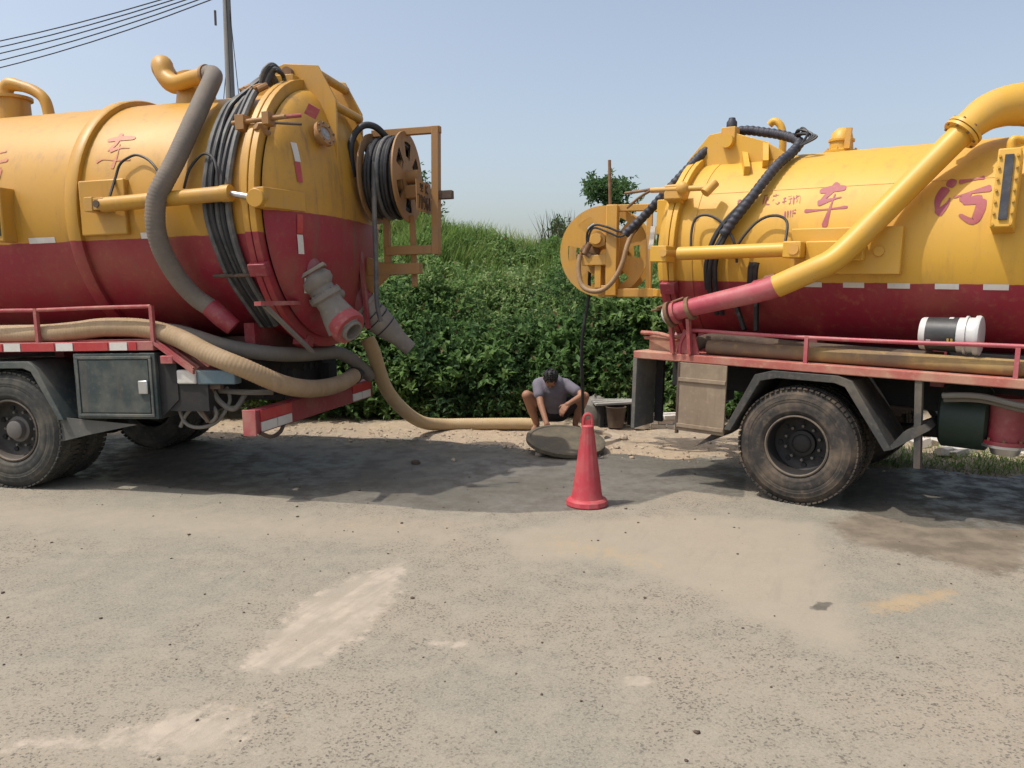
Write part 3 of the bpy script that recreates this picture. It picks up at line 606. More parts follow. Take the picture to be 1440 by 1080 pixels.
# top fittings
rs = G().lathe([(0, .19), (.10, .175), (.16, .165), (.30, .16)], (1.42, 1.05, 3.49), (0, 0, 1), 28).build('vacuum_riser', 'yl', LT)
G().tube([(1.44, 1.05, 3.72), (1.25, 1.10, 3.74), (1.09, 1.16, 3.78), (1.08, 1.05, 3.87), (1.16, .94, 3.86), (1.22, .90, 3.74), (1.36, .85, 3.67), (1.60, .78, 3.68), (1.74, .74, 3.68)], [.10, .10, .10, .10, .095, .082, .07, .068, .068], n=16).build('gooseneck', 'yl', rs)
G().lathe([(0, .075), (0, .09), (.03, .09), (.03, .075)], (1.72, .745, 3.68), (1, -.25, 0), 24).build('pipe_collar', 'yl_dirty', rs)
fr = G().lathe([(0, .17), (.22, .165), (.22, .195), (.25, .195), (.25, .10)], (-.84, YC, 3.55), (0, 0, 1), 28).build('vent_pot', 'yl', LT)
G().tube([(-.90, YC, 3.78), (-.90, YC, 3.88), (-.84, YC, 3.93), (-.70, YC, 3.90), (-.55, YC, 3.84), (-.44, YC, 3.74), (-.40, YC, 3.55)], [.07, .07, .072, .055, .055, .055, .055], n=14).build('vent_elbow', 'yl', fr)
g = G(); g.bb(.06, .155, -.01, .16, 2.21, 2.68); gb = g.build('sight_gauge', 'yl', LT, bevel=.012); G().bb(.085, .13, -.016, -.008, 2.26, 2.63).build('gauge_glass', 'glass', gb)
# lettering on the tank
che_l = [[(1.002, 3.073), (1.122, 3.084), (1.28, 3.078)], [(1.116, 3.136), (1.102, 3.035), (1.044, 2.97)], [(1.066, 2.969), (1.161, 2.991), (1.256, 2.985)], [(.961, 2.871), (1.027, 2.895), (1.155, 2.877), (1.298, 2.877)], [(1.145, 3.032), (1.155, 2.915), (1.131, 2.804)]]
wu = [[(.802, 2.645), (.863, 2.616)], [(.806, 2.596), (.765, 2.509), (.763, 2.413)], [(.767, 2.386), (.826, 2.462), (.841, 2.514)], [(.883, 2.636), (.971, 2.648), (1.049, 2.664)], [(.864, 2.513), (.986, 2.55), (1.106, 2.577)], [(.984, 2.559), (.922, 2.475)], [(.93, 2.471), (1.009, 2.488), (1.059, 2.494)], [(1.056, 2.494), (1.049, 2.401), (1.013, 2.326), (.919, 2.38)]]
strokes('painted_character', che_l, .036, ZL, RL, 'letter_faded', LT)
strokes('painted_character', [[((x-1.106)*.98+.02, z+.38) for x, z in s] for s in wu], .036, ZL, RL, 'letter_faded', LT)
for x0, x1 in ((.27, .54), (1.40, 1.57), (-.75, -.5)): tank_patch('reflector', x0, x1, 2.195, 2.245, ZL, RL, 'white', LT)
# hydraulic hose bundle strapped round the tank
bund = [[(2.05, .516, 3.328), (2.069, .261, 3.037), (2.073, .145, 2.784), (2.062, .096, 2.547), (2.071, .096, 2.315), (2.109, .143, 2.083), (2.14, .247, 1.848), (2.184, .406, 1.634), (2.22, .60, 1.42)],
        [(2.094, .511, 3.324), (2.124, .259, 3.033), (2.12, .144, 2.781), (2.114, .096, 2.544), (2.117, .096, 2.313), (2.155, .144, 2.082), (2.193, .247, 1.846), (2.231, .407, 1.633), (2.26, .6, 1.42)],
        [(2.179, .456, 3.275), (2.178, .256, 3.029), (2.179, .143, 2.778), (2.173, .095, 2.541), (2.169, .096, 2.311), (2.194, .144, 2.08), (2.233, .248, 1.845), (2.272, .408, 1.632), (2.29, .6, 1.42)],
        [(2.243, .411, 3.231), (2.242, .235, 2.991), (2.229, .133, 2.744), (2.219, .095, 2.539), (2.221, .096, 2.309), (2.246, .145, 2.078), (2.286, .249, 1.844), (2.312, .409, 1.631), (2.33, .6, 1.42)],
        [(2.297, .374, 3.19), (2.295, .233, 2.987), (2.288, .132, 2.741), (2.277, .095, 2.536), (2.279, .097, 2.306), (2.298, .145, 2.076), (2.325, .25, 1.843), (2.353, .41, 1.63), (2.36, .6, 1.43)]]
for i, P in enumerate(bund):
    tp = (2.30+.02*i, .82-.02*i, 3.60+.02*(i % 3)); a = Vector(P[0])
    mids = [tp, (2.27+.02*i, .70, 3.58), (2.16+.03*i, .60, 3.44+.02*(i % 2))]
    G().tube([(2.36+.01*i, .95, 3.40)]+mids+P, .024 if i != 4 else .030, n=8, k=5).build('hydraulic_hose', 'hose_bundle' if i % 2 == 0 else 'hose_black', LT)
for i, dx in enumerate((.05,)):
    P = [(p[0]+dx*.6, p[1]-.035, p[2]) for p in bund[1+i]]; G().tube([(2.33, .9, 3.46), (2.34, .80, 3.68), (2.30, .66, 3.56)]+P, .017, n=8, k=5).build('hydraulic_hose', 'hose_black', LT)
for i in range(5): G().cyl((2.15+.04*i, .60, 3.47+.01*(i % 2)), (2.21+.04*i, .66, 3.52), .028, n=8).build('hose_coupling', 'yl_dirty', LT)
for k in range(4): G().tube([(2.30+.02*k, .66, 3.50), (2.36+.02*k, .64+.02*k, 3.64), (2.42+.015*k, .70, 3.70-.02*k), (2.46, .80, 3.62), (2.42, .90, 3.52)], .019, n=8).build('hose_loop', 'hose_black' if k % 2 else 'hose_bundle', LT)
G().tube([(2.02, .215, 1.86), (2.16, .20, 1.86), (2.28, .205, 1.86), (2.38, .22, 1.86)], .016, n=8).build('hose_strap', 'rust_dark', LT)
G().tube([(1.23, .0, 2.53), (1.229, .09, 2.70), (1.254, .13, 2.823), (1.332, .15, 2.881), (1.411, .157, 2.895), (1.526, .14, 2.844), (1.623, .11, 2.751), (1.70, .09, 2.62)], .011, n=8).build('cylinder_hose', 'hose_black', LT)
G().tube([(1.89, .07, 2.58), (1.909, .07, 2.64), (1.941, .09, 2.739), (2.008, .12, 2.832), (2.083, .11, 2.857), (2.182, .06, 2.808), (2.24, .01, 2.70), (2.25, .0, 2.57)], .011, n=8).build('cylinder_hose', 'hose_black', LT)
# long grey hose from the gooseneck down the side
G().tube([(1.74, .74, 3.68), (1.83, .70, 3.66), (1.88, .58, 3.56), (1.885, .45, 3.40), (1.894, .285, 3.20), (1.881, .15, 3.0), (1.85, .05, 2.82), (1.80, -.045, 2.64), (1.74, -.08, 2.50), (1.71, -.08, 2.35), (1.70, -.06, 2.21), (1.715, .0, 2.03), (1.77, .10, 1.83), (1.86, .18, 1.68), (1.97, .22, 1.59)], .079, n=16, k=6, rib=(.028, .0018)).build('suction_pipe_hose', 'hose_grey', LT)
G().tube([(1.96, .22, 1.60), (2.06, .24, 1.50), (2.14, .27, 1.42)], [.086, .086, .075], n=16).build('hose_socket', 'red', LT)
# outlets under the door
v1 = G().cyl((2.62, .56, 2.06), (2.73, .60, 1.86), .13, .12).build('drain_stub', 'red', LT)
ax = Vector((.32, .12, -.60)).normalized()
o1 = Vector((2.72, .60, 1.88))
gq = G().box(o1, (.30, .30, .03), ax.to_track_quat('Z', 'Y').to_matrix()); gq.build('drain_flange', 'valve', v1, bevel=.004)
G().lathe([(.02, .12), (.07, .155), (.12, .15), (.16, .115), (.20, .115), (.22, .15), (.26, .15), (.28, .12), (.33, .118), (.46, .15), (.56, .165)], o1, ax, 26, cap=False).build('drain_valve', 'valve', v1)
g = G(); bolt_ring(g, o1+ax*.20, ax, .13, 8, .016, .03); g.cyl(o1+ax*.24, o1+ax*.24+Vector((.02, .28, .02)), .045, n=12); tag(g.build('valve_bolts', 'valve', v1), kind='stuff')
am = Vector((.70, -.25, -.50)).normalized(); om = o1+ax*.50; G().lathe([(-.02, .15), (.10, .165), (.13, .15), (.13, .085), (.05, .085)], om, am, 26, cap=False).build('outlet_collar', 'red_dusty', v1)
G().lathe([(.08, .10), (.17, .098), (.17, .078), (.02, .07), (.02, 0)], om, am, 26, cap=False).build('outlet_mouth', 'valve', v1)
v2 = G().cyl((2.66, 1.50, 1.74), (2.80, 1.58, 1.55), .16, .155).build('drain_stub', 'red', LT)
ax2 = Vector((.42, .25, -.47)).normalized(); o2 = Vector((2.78, 1.56, 1.58))
G().lathe([(0, .165), (.03, .165), (.05, .145), (.20, .145), (.34, .125), (.50, .085), (.66, .075), (.67, 0)], o2, ax2, 26, cap=False).build('rubber_sleeve', 'valve', v2)
for h in (.13, .20, .27, .31): G().lathe([(h, .135), (h, .152-.02*(h > .25)), (h+.012, .152-.02*(h > .25)), (h+.012, .13)], o2, ax2, 26).build('sleeve_band', 'hose_black', v2)
G().bar((2.86, 1.40, 2.10), (2.90, 1.42, 1.35), .06, .03).build('door_rib', 'red', LT)
G().plate([(1.98, 1.62), (2.1, 2.4), (2.0, 2.45), (1.62, 1.62)], 0, 2.70, .02).build('door_gusset', 'red', LT)
# side deck, rails, reflective edging
G().bb(-3.6, 1.54, .0, .48, 1.245, 1.325).build('side_deck', 'red_dusty', LT, bevel=.006)
x = -3.55; i = 0
while x < 1.36:
    w = .17 if i % 2 else .33; G().bb(x, min(x+w, 1.38), -.006, -.001, 1.25, 1.318).build('edge_reflector', 'white' if i % 2 else 'redref', LT); x += w+.02; i += 1
tr_ = G().add([(1.545, 0, 1.322), (1.90, 0, 1.076), (1.87, .46, 1.086), (1.545, .46, 1.322), (1.545, 0, 1.29), (1.90, 0, 1.04), (1.87, .46, 1.05), (1.545, .46, 1.29)], [(0, 1, 2, 3), (7, 6, 5, 4), (0, 4, 5, 1), (1, 5, 6, 2), (2, 6, 7, 3), (3, 7, 4, 0)]).build('sloped_tread', 'red_dusty', LT)
for k in range(6): G().bar((1.555, .03+.08*k, 1.324), (1.89, .03+.08*k, 1.09), .022, .016).build('tread_rib', 'red_dusty', tr_)
rl = G().tube([(-3.6, .02, 1.612), (-1.5, .02, 1.608), (0, .02, 1.612), (.38, .02, 1.609), (1.0, .02, 1.617), (1.53, .02, 1.618)], .017, n=10).build('side_rail', 'red_dusty', LT)
for xx in (-3.0, -1.6, -.6, .385, 1.535): G().bar((xx, .02, 1.32), (xx, .02, 1.625), .036, .03).build('rail_post', 'red_dusty', rl)
# chassis, wheels, guards
for yy in (.82, 1.60): G().bb(-3.6, 2.30, yy, yy+.09, .88, 1.14).build('chassis_rail', 'chassis', LT)
for xx in (-2.6, -1.2, .1, 1.3, 2.1): G().bb(xx, xx+.10, .5, 2.0, 1.13, 1.45).build('tank_saddle', 'red', LT)
G().bb(-3.6, 1.54, 2.02, 2.5, 1.245, 1.325).build('side_deck', 'red_dusty', LT)
cm = G().plate([(.50, .78), (2.05, .78), (2.05, 1.16), (.50, 1.16)], 0, 2.20, .05); cm.build('rear_crossmember', 'chassis', LT)
for k in range(4):
    G().lathe([(0, .035), (.008, .035), (.008, 0)], (2.252, 1.30+.13*k, .98), (1, 0, 0), 12).build('crossmember_dark_disc', 'wire', LT)  # black disc on the plate paints a hole's dark inside; nothing is cut
w0 = make_wheel('wheel', .535, 'rubber_l', LT, True); w0.matrix_local = Matrix.Translation((0, 0, .535))
dup(w0, xf=Matrix.Translation((0, .33, .535))); 
dup(w0, xf=Matrix.Translation((0, 2.5, .535)) @ Matrix.Rotation(math.pi, 4, 'Z')); dup(w0, xf=Matrix.Translation((0, 2.17, .535)) @ Matrix.Rotation(math.pi, 4, 'Z'))
g = G(); g.cyl((0, .25, .535), (0, 2.25, .535), .085); g.sphere((0, 1.25, .535), (.24, .2, .24)); g.build('axle', 'chassis', LT)
for yy in (.75, 1.63):
    g = G()
    for k in range(5): g.bar((-.75+.05*k, yy+.05, .86-.028*k), (.75-.05*k, yy+.05, .86-.028*k), .09, .025)
    g.build('leaf_spring', 'rust_dark', LT)
arch = [(-.72, .60), (-.52, 1.06), (-.30, 1.16), (.28, 1.16), (.36, 1.10), (.60, .64), (.545, .64), (.30, 1.07), (.22, 1.10), (-.26, 1.10), (-.46, 1.02), (-.66, .60)]
for yy, y2 in ((-.01, .34), (2.16, .35)):
    G().plate(arch, 1, yy, .66 if yy < 0 else .35).build('mudguard', 'fender_l', LT, bevel=.004)
G().plate([(.53, .66), (1.30, .60), (.78, .50), (.515, .44)], 1, .03, .012).build('mud_flap', 'bark_board', LT)
bx = G().bb(.74, 1.545, .0, .55, .655, 1.225).build('tool_box', 'teal', LT, bevel=.008)
g = G(); g.bb(.765, 1.515, -.014, -.002, .675, .70); g.bb(.765, 1.515, -.014, -.002, 1.175, 1.20); g.bb(.765, .79, -.0135, -.002, .70, 1.175); g.bb(1.49, 1.515, -.0135, -.002, .70, 1.175); g.build('door_frame', 'fender_l', bx, bevel=.004)
G().bb(.80, 1.48, -.010, -.002, .71, 1.165).build('box_door', 'teal', bx, bevel=.004)
lk = G().bb(1.385, 1.475, -.03, -.009, .875, .99).build('box_latch', 'steel', bx, bevel=.008)
g = G(); g.bb(1.30, 2.0, .05, .5, .72, 1.03); g.plate([(1.545, .66), (1.72, .82), (1.72, 1.2), (1.545, 1.2)], 1, .04, .4); g.build('under_panel', 'chassis', LT)
lp = G().bb(1.72, 1.90, .03, .14, .955, 1.075).build('rear_lamp', 'white', LT, bevel=.012)
G().bb(1.905, 2.26, .04, .15, .95, 1.07).build('lamp_lens', 'lamp_blue', lp, bevel=.01); G().bb(1.60, 1.72, -.005, .05, 1.13, 1.20).build('side_marker', 'red_dusty', LT, bevel=.008)
for i, P in enumerate([[(1.68, .12, .93), (1.66, .12, .75), (1.72, .12, .60), (1.85, .14, .565), (2.0, .16, .62), (2.10, .2, .78), (2.05, .25, .90)], [(1.78, .10, .93), (1.84, .10, .75), (1.95, .12, .62), (2.02, .12, .70), (1.90, .14, .80), (1.74, .13, .70), (1.66, .12, .57)], [(1.70, .2, .9), (2.2, .24, .86), (2.4, .4, .84)], [(1.95, .15, .95), (2.02, .16, .8), (2.14, .2, .72), (2.2, .3, .85)]]):
    G().tube(P, .016 if i < 2 else .024, n=8).build('air_line', 'hose_dull', LT)
g = G(); g.bar((1.68, .1, .94), (2.1, .1, .93), .05); g.bar((1.78, .1, .93), (1.95, .1, .62), .03); g.bar((2.0, .1, .93), (1.9, .3, .62), .035); g.build('lamp_bracket', 'rust_dark', LT)
bp = G().bb(2.36, 2.46, -.02, 2.52, .535, .735).build('rear_bumper', 'red', LT, bevel=.006)
G().bb(2.355, 2.475, -.035, -.018, .525, .745).build('bumper_cap', 'red_dusty', bp, bevel=.004)
for y0, y1 in ((.06, .60), (1.95, 2.45)):
    G().bb(2.462, 2.47, y0, y1, .635, .725).build('bumper_reflector', 'redref', bp); w = (y1-y0)/2
    for k in range(2): G().bb(2.462, 2.471, y0+w*k+.008, y0+w*(k+1)-.008, .548, .628).build('bumper_reflector', 'white', bp)
for yy in (.86, 1.62): G().bb(2.26, 2.36, yy, yy+.07, .58, 1.0).build('bumper_bracket', 'chassis', bp)
G().tube([(2.46, .05, .54), (2.5, .15, .49), (2.48, .35, .50), (2.44, .5, .56)], .018, n=8).build('bumper_cable', 'rust_dark', LT)
g = G(); g.bb(1.1, 2.2, .95, 1.55, .70, .98); g.cyl((1.5, .55, .78), (1.5, 2.0, .78), .16); g.build('rear_tank_group', 'chassis', LT)
G().bb(2.60, 2.66, -.16, .50, 1.60, 1.635).build('lever_bar', 'red_dusty', LT); G().bar((2.63, -.05, 1.60), (2.72, .56, 1.18), .03).build('lever_rod', 'hose_dull', LT)
# hose reel at the far rear corner
RX, RY, RZ = 3.12, 1.62, 2.815
def reel_disc(x, r):
    g = G(); n = 60; v = []; f = []
    radii = [.07, .17, .34, r]
    for xx in (x-.008, x+.008):
        for q in radii:
            for i in range(n): a = 2*math.pi*i/n; v.append((xx, RY+q*math.cos(a), RZ+q*math.sin(a)))
    for s_ in (0, 1):
        o_ = s_*4*n
        for k in range(3):
            for i in range(n):
                if k == 1 and (i % 10) in (2, 3, 4, 5, 6): continue
                f.append((o_+k*n+i, o_+k*n+(i+1) % n, o_+(k+1)*n+(i+1) % n, o_+(k+1)*n+i))
    for k in (0, 3):
        for i in range(n): f.append((k*n+i, k*n+(i+1) % n, 4*n+k*n+(i+1) % n, 4*n+k*n+i))
    return g.add(v, f)
rd = reel_disc(3.295, .435).build('hose_reel', 'yl_dirty', LT, fix=False); reel_disc(2.955, .435).build('reel_disc', 'yl_dirty', rd, fix=False)
G().cyl((2.955, RY, RZ), (3.295, RY, RZ), .20).build('reel_drum', 'yl_dirty', rd)
for i, (rad, xx) in enumerate([(.36, 3.0), (.375, 3.04), (.365, 3.085), (.385, 3.125), (.37, 3.17), (.385, 3.21), (.36, 3.25)]):
    P = [(xx+.02*math.sin(a), RY+rad*math.cos(a), RZ+rad*math.sin(a)) for a in np.linspace(0, 2*math.pi, 33)]; G().tube(P, .022, n=8, straight=True).build('hose_turn', 'hose_black' if i != 3 else 'hose_bundle', rd)
P = [(xx, RY+.31*math.cos(a), RZ+.31*math.sin(a)) for k, xx in enumerate(np.linspace(2.985, 3.27, 7)) for a in np.linspace(0, 2*math.pi, 25)]
G().tube(P, .024, n=6, straight=True).build('hose_layer', 'hose_black', rd)
G().tube([(3.10, RY-.36, RZ+.10), (3.095, RY-.385, RZ-.15), (3.09, RY-.39, 2.4), (3.08, RY-.38, 1.95), (3.07, RY-.37, 1.6), (3.09, RY-.34, 1.42)], .024, n=8).build('hanging_hose', 'hose_bundle', rd)
fm = G().bar((3.565, RY, 2.06), (3.605, RY, 3.28), .10, .07).build('reel_frame', 'yl_dirty', LT, bevel=.004)
for p0, p1, w in (((2.95, RY, 3.25), (3.65, RY, 3.25), .065), ((3.05, RY, 2.11), (3.60, RY, 2.11), .085), ((2.85, RY, 1.93), (3.40, RY, 1.93), .11), ((3.06, RY, 1.9), (3.06, RY, 2.45), .06), ((3.32, RY+.03, 1.75), (3.32, RY+.03, 2.45), .05)):
    G().bar(p0, p1, w).build('frame_bar', 'yl_dirty', fm, bevel=.004)
G().plate([(2.70, 2.12), (3.08, 1.97), (3.08, 1.87), (2.72, 1.55)], 1, RY-.05, .05).build('reel_bracket', 'yl_dirty', LT)
g = G(); g.cyl((3.29, RY, RZ), (3.42, RY, RZ), .07); g.bb(3.30, 3.42, RY-.10, RY+.06, RZ-.21, RZ-.09); g.build('reel_motor', 'yl_dirty', LT, bevel=.006)
G().bb(3.61, 3.75, RY-.03, RY+.05, 2.59, 2.67).build('rear_marker', 'rust_dark', LT, bevel=.006)
G().tube([(2.86, RY-.30, 2.80), (2.85, RY-.32, 3.05), (2.88, RY-.28, 3.20), (2.96, RY-.22, 3.29), (3.05, RY-.14, 3.28), (3.12, RY-.04, 3.19)], .032, n=10).build('feed_hose', 'hose_black', LT)
pl = G().bb(3.485, 3.492, 1.30, 1.74, 2.46, 2.75).build('licence_plate', 'yl_dirty', LT)
def seg_text(S, w, x, y0, z0, sy, sz, parent):
    g = G()
    for s in S:
        for a, b in zip(s, s[1:]): g.bar((x, y0+a[0]*sy, z0+a[1]*sz), (x, y0+b[0]*sy, z0+b[1]*sz), .005, w)
    return g.build('plate_character', 'plate_text', parent)
DG = {'7': [[(0, 1), (.8, 1), (.3, 0)]], '0': [[(.1, .1), (.1, .9), (.4, 1), (.75, .9), (.75, .1), (.4, 0), (.1, .1)]], '9': [[(.75, .6), (.2, .55), (.1, .8), (.4, 1), (.75, .9), (.75, .2), (.2, 0)]], '6': [[(.7, .95), (.25, .9), (.1, .4), (.1, .1), (.5, 0), (.75, .2), (.7, .5), (.15, .5)]], '1': [[(.4, 0), (.4, 1), (.2, .85)]],
      'e': [[(.0, .85), (.9, .85)], [(.2, 1), (.2, .6)], [(.7, 1), (.7, .6)], [(0, .5), (.9, .5)], [(.45, .85), (.45, 0)], [(.1, .1), (.85, .1)]], 'K': [[(.1, 0), (.1, 1)], [(.8, 1), (.1, .45), (.8, 0)]]}
for k, ch in enumerate('70961'): seg_text(DG[ch], .012, 3.495, 1.325+.082*k, 2.485, .07, .125, pl)
for k, ch in enumerate('eK'): seg_text(DG[ch], .011, 3.495, 1.40+.16*k, 2.645, .10, .08, pl)

# ------------------------------------------------------------------ right truck (rear end to the left)
ZR, RR = 2.13, .93
G().lathe([(-.02, .8), (-.02, RR)]+[(h, RR) for h in (.3, 1.5, 3, 4.6)]+[(4.7, .9), (4.85, .68), (4.92, .3), (4.93, 0)], (-1.36, YC, ZR), (1, 0, 0), 72, cap=False).build('tank', 'tank_r', RT)
G().lathe([(0, RR-.02), (0, 1.0), (.05, 1.0), (.05, RR-.02)], (-1.43, YC, ZR), (1, 0, 0), 72, cap=False).build('flange_ring', 'tank_r', RT, bevel=.006)
door2 = G().lathe([(-.05-.28*math.sin(a), .95*math.cos(a)) for a in np.linspace(math.pi/2, .05, 10)]+[(-.055, .96), (-.055, 1.0), (0, 1.0), (0, RR-.05)], (-1.438, YC, ZR), (1, 0, 0), 72, cap=False).build('tank_door', 'tank_r', RT, bevel=.004)
G().lathe([(0, RR-.01), (0, RR+.006), (.08, RR+.006), (.08, RR-.01)], (-1.3, YC, ZR), (1, 0, 0), 72, cap=False).build('stiffener_ring', 'tank_r', RT)
aS = math.acos((2.657-ZR)/RR); G().tube([on_tank(x, 2.657, ZR, RR-.002) for x in (-1.25, -.3, .8, 2.0, 3.2)], .006, n=6).build('weld_seam', 'yr_dirty', RT)
G().bb(-.30, .56, .245, .40, 1.925, 2.30).build('mount_plate', 'yr', RT, bevel=.008)
G().cyl((.40, .262, 2.105), (.40, .215, 2.105), .04, n=18).build('plate_boss', 'yr', RT, bevel=.004)
hc = G().cyl((-1.25, .10, 2.095), (-.29, .10, 2.12), .06, n=24).build('door_cylinder', 'yr', RT)
g = G(); g.bb(-.30, -.15, .04, .20, 2.05, 2.185); g.bb(-.15, .30, .16, .27, 2.03, 2.19); g.build('clevis', 'yr', hc, bevel=.01)
g = G(); g.cyl((-.21, .03, 2.12), (-.21, .05, 2.12), .045, n=18); g.build('pivot_pin', 'yr_dirty', hc)
g = G(); g.bb(-1.50, -1.34, .02, .20, 2.02, 2.165); g.build('cylinder_bracket', 'yr', RT, bevel=.006)
G().cyl((-1.36, .0, 2.10), (-1.36, .22, 2.10), .035, n=16).build('pivot_pin', 'yr_dirty', RT)
G().tube([(-1.182, .20, 2.13), (-1.2, .24, 2.307), (-1.179, .27, 2.418), (-1.095, .28, 2.447), (-.986, .28, 2.411), (-.871, .26, 2.318), (-.784, .24, 2.171), (-.77, .27, 2.02)], .012, n=8).build('cylinder_hose', 'hose_black', RT)
G().tube([(-.80, .27, 2.10), (-.758, .24, 2.171), (-.702, .25, 2.263), (-.619, .27, 2.36), (-.521, .28, 2.413), (-.41, .27, 2.409), (-.34, .25, 2.345), (-.305, .12, 2.18)], .012, n=8).build('cylinder_hose', 'hose_black', RT)
prof = [(-1.557, 3.04), (-1.345, 3.268), (-1.166, 3.287), (-.779, 3.152), (-.574, 3.02), (-.65, 2.9), (-1.2, 2.92), (-1.54, 2.72), (-1.575, 2.80)]
for yy in (.86, 1.60): G().plate(prof, 1, yy, .03).build('hinge_arm', 'yr', RT, bevel=.004)
g = G(); g.cyl((-1.146, .80, 3.186), (-1.146, 1.66, 3.186), .045, n=18); g.cyl((-1.146, .79, 3.186), (-1.146, .86, 3.186), .065, n=18); g.build('hinge_pin', 'yr', RT)
bxp = G().bb(-1.22, -1.08, .84, .96, 3.20, 3.32).build('hinge_box', 'yr_dirty', RT, bevel=.006)
G().lathe([(0, .05), (.05, .05), (.07, .035), (.09, .03), (.095, 0)], (-1.14, .9, 3.32), (0, 0, 1), 18).build('marker_knob', 'hose_navy', bxp)
for p0, p1 in (((-1.0, .9, 3.05), (-.86, .62, 2.86)), ((-.8, .9, 3.12), (-.72, .7, 2.92))): G().bar(p0, p1, .05, .09).build('hinge_gusset', 'yr', RT)
# clamp with handles on the rim
cb = G().bb(-1.52, -1.33, .28, .42, 2.60, 2.74).build('rim_clamp', 'yr_dirty', RT, bevel=.015)
g = G(); g.cyl((-1.66, .3, 2.70), (-1.05, .3, 2.69), .026, n=10); g.cyl((-1.10, .26, 2.64), (-1.04, .34, 2.74), .045, n=10); g.sphere((-1.33, .28, 2.70), (.06, .05, .06)); g.build('clamp_screw', 'yr_dirty', cb)
g = G(); g.cyl((-1.95, .32, 2.69), (-1.62, .30, 2.71), .015, n=8); g.tube([(-1.66, .3, 2.70), (-1.78, .3, 2.64), (-1.92, .32, 2.55)], .014, n=8); g.build('clamp_handle', 'rust', cb)
for a in (150, 200, 235, 300):
    r = math.radians(a); c = Vector((-1.435, YC+1.0*math.cos(r), ZR+1.0*math.sin(r))); G().box(c, (.15, .09, .11), Euler((r, 0, 0))).build('rim_clamp', 'yr_dirty' if math.sin(r) > -.25 else 'red', RT, bevel=.008)
# top fittings
dm = G().lathe([(0, .15), (.02, .15), (.035, .105), (.10, .10), (.105, .115), (.125, .115), (.13, .10), (.19, .085), (.225, .04), (.23, 0)], (-.215, YC, 3.05), (0, 0, 1), 24).build('vent_dome', 'yr', RT)
g = G(); bolt_ring(g, (-.215, YC, 3.07), (0, 0, 1), .13, 8, .012, .02); g.bar((-.13, 1.12, 3.07), (-.12, 1.12, 3.25), .03, .05); tag(g.build('dome_bolts', 'yr_dirty', dm), kind='stuff')
G().tube([(-.76, YC, 3.04), (-.76, YC, 3.25), (-.79, YC, 3.36), (-.85, YC, 3.41), (-.90, YC, 3.38)], .035, n=10).build('lifting_hook', 'yr', RT)
# diagonal suction pipe with elbow over the tank
sp = G().tube([(1.42, 1.10, 2.95), (1.42, 1.05, 3.10), (1.34, .95, 3.22), (1.18, .84, 3.245), (1.02, .70, 3.19), (.92, .55, 3.08), (.88, .47, 3.01)], [.165, .165, .165, .16, .14, .118, .108], n=24).build('top_elbow', 'yr', RT)
d1 = (Vector((.163, .0, 2.06))-Vector((.88, .47, 3.01))).normalized()
g = G(); g.lathe([(0, .10), (0, .14), (.025, .14), (.025, .10)], (.895, .48, 3.03), d1, 28); g.lathe([(.035, .10), (.035, .14), (.06, .14), (.06, .10)], (.895, .48, 3.03), d1, 28); fl = g.build('pipe_flange', 'yr', sp)
g = G(); bolt_ring(g, Vector((.895, .48, 3.03))-d1*.015, d1, .125, 8, .012, .085); tag(g.build('flange_bolts', 'rust', sp), kind='stuff')
G().tube([(.89, .47, 3.02), (.70, .345, 2.77), (.40, .15, 2.37), (.22, .03, 2.13), (.12, -.03, 2.02), (0, -.05, 1.955), (-.295, -.06, 1.815)], .094, n=24, k=5).build('slant_pipe', 'yr', sp)
rp = G().tube([(-.285, -.06, 1.82), (-.45, -.06, 1.765), (-1.05, -.05, 1.615), (-1.24, -.04, 1.55)], [.093, .088, .078, .075], n=24, k=4).build('suction_boom', 'pink', RT)
dd = Vector((-.2, .0, -.065)).normalized()
for h, rr_, mm in ((-.20, .105, 'rust'), (-.05, .10, 'red_dusty'), (.0, .118, 'rust')): G().lathe([(h, .07), (h, rr_), (h+.035, rr_), (h+.035, .07)], (-1.22, -.045, 1.555), dd, 24).build('coupling_ring', mm, rp)
G().lathe([(.03, .095), (.06, .085), (.085, .05), (.09, 0)], (-1.22, -.045, 1.555), dd, 20).build('end_cap', 'white', rp)
for xx, zz in ((-1.215, 1.46), (-1.05, 1.52)): G().bar((xx, .0, 1.20), (xx-.02, -.03, zz), .05, .03).build('boom_support', 'red_dusty', RT)
G().plate([(-1.2, 1.2), (-.98, 1.2), (-1.03, 1.38), (-1.14, 1.42)], 1, .03, .02).build('support_gusset', 'red_dusty', RT)
for p0, p1 in (((-1.15, .03, 1.70), (-1.42, .05, 1.60)), ((-1.1, .0, 1.66), (-1.5, .10, 1.57))): G().cyl(p0, p1, .012, n=8).build('lever_rod', 'rust', RT)
G().plate([(-.52, 1.80), (-.40, 1.80), (-.36, 1.92), (-.44, 1.90)], 1, .06, .16).build('boom_gusset', 'red_dusty', RT)
G().plate([(-.64, 1.72), (-.28, 1.83), (-.36, 1.90), (-.52, 1.86)], 1, .02, .02).build('boom_gusset', 'pink', RT)
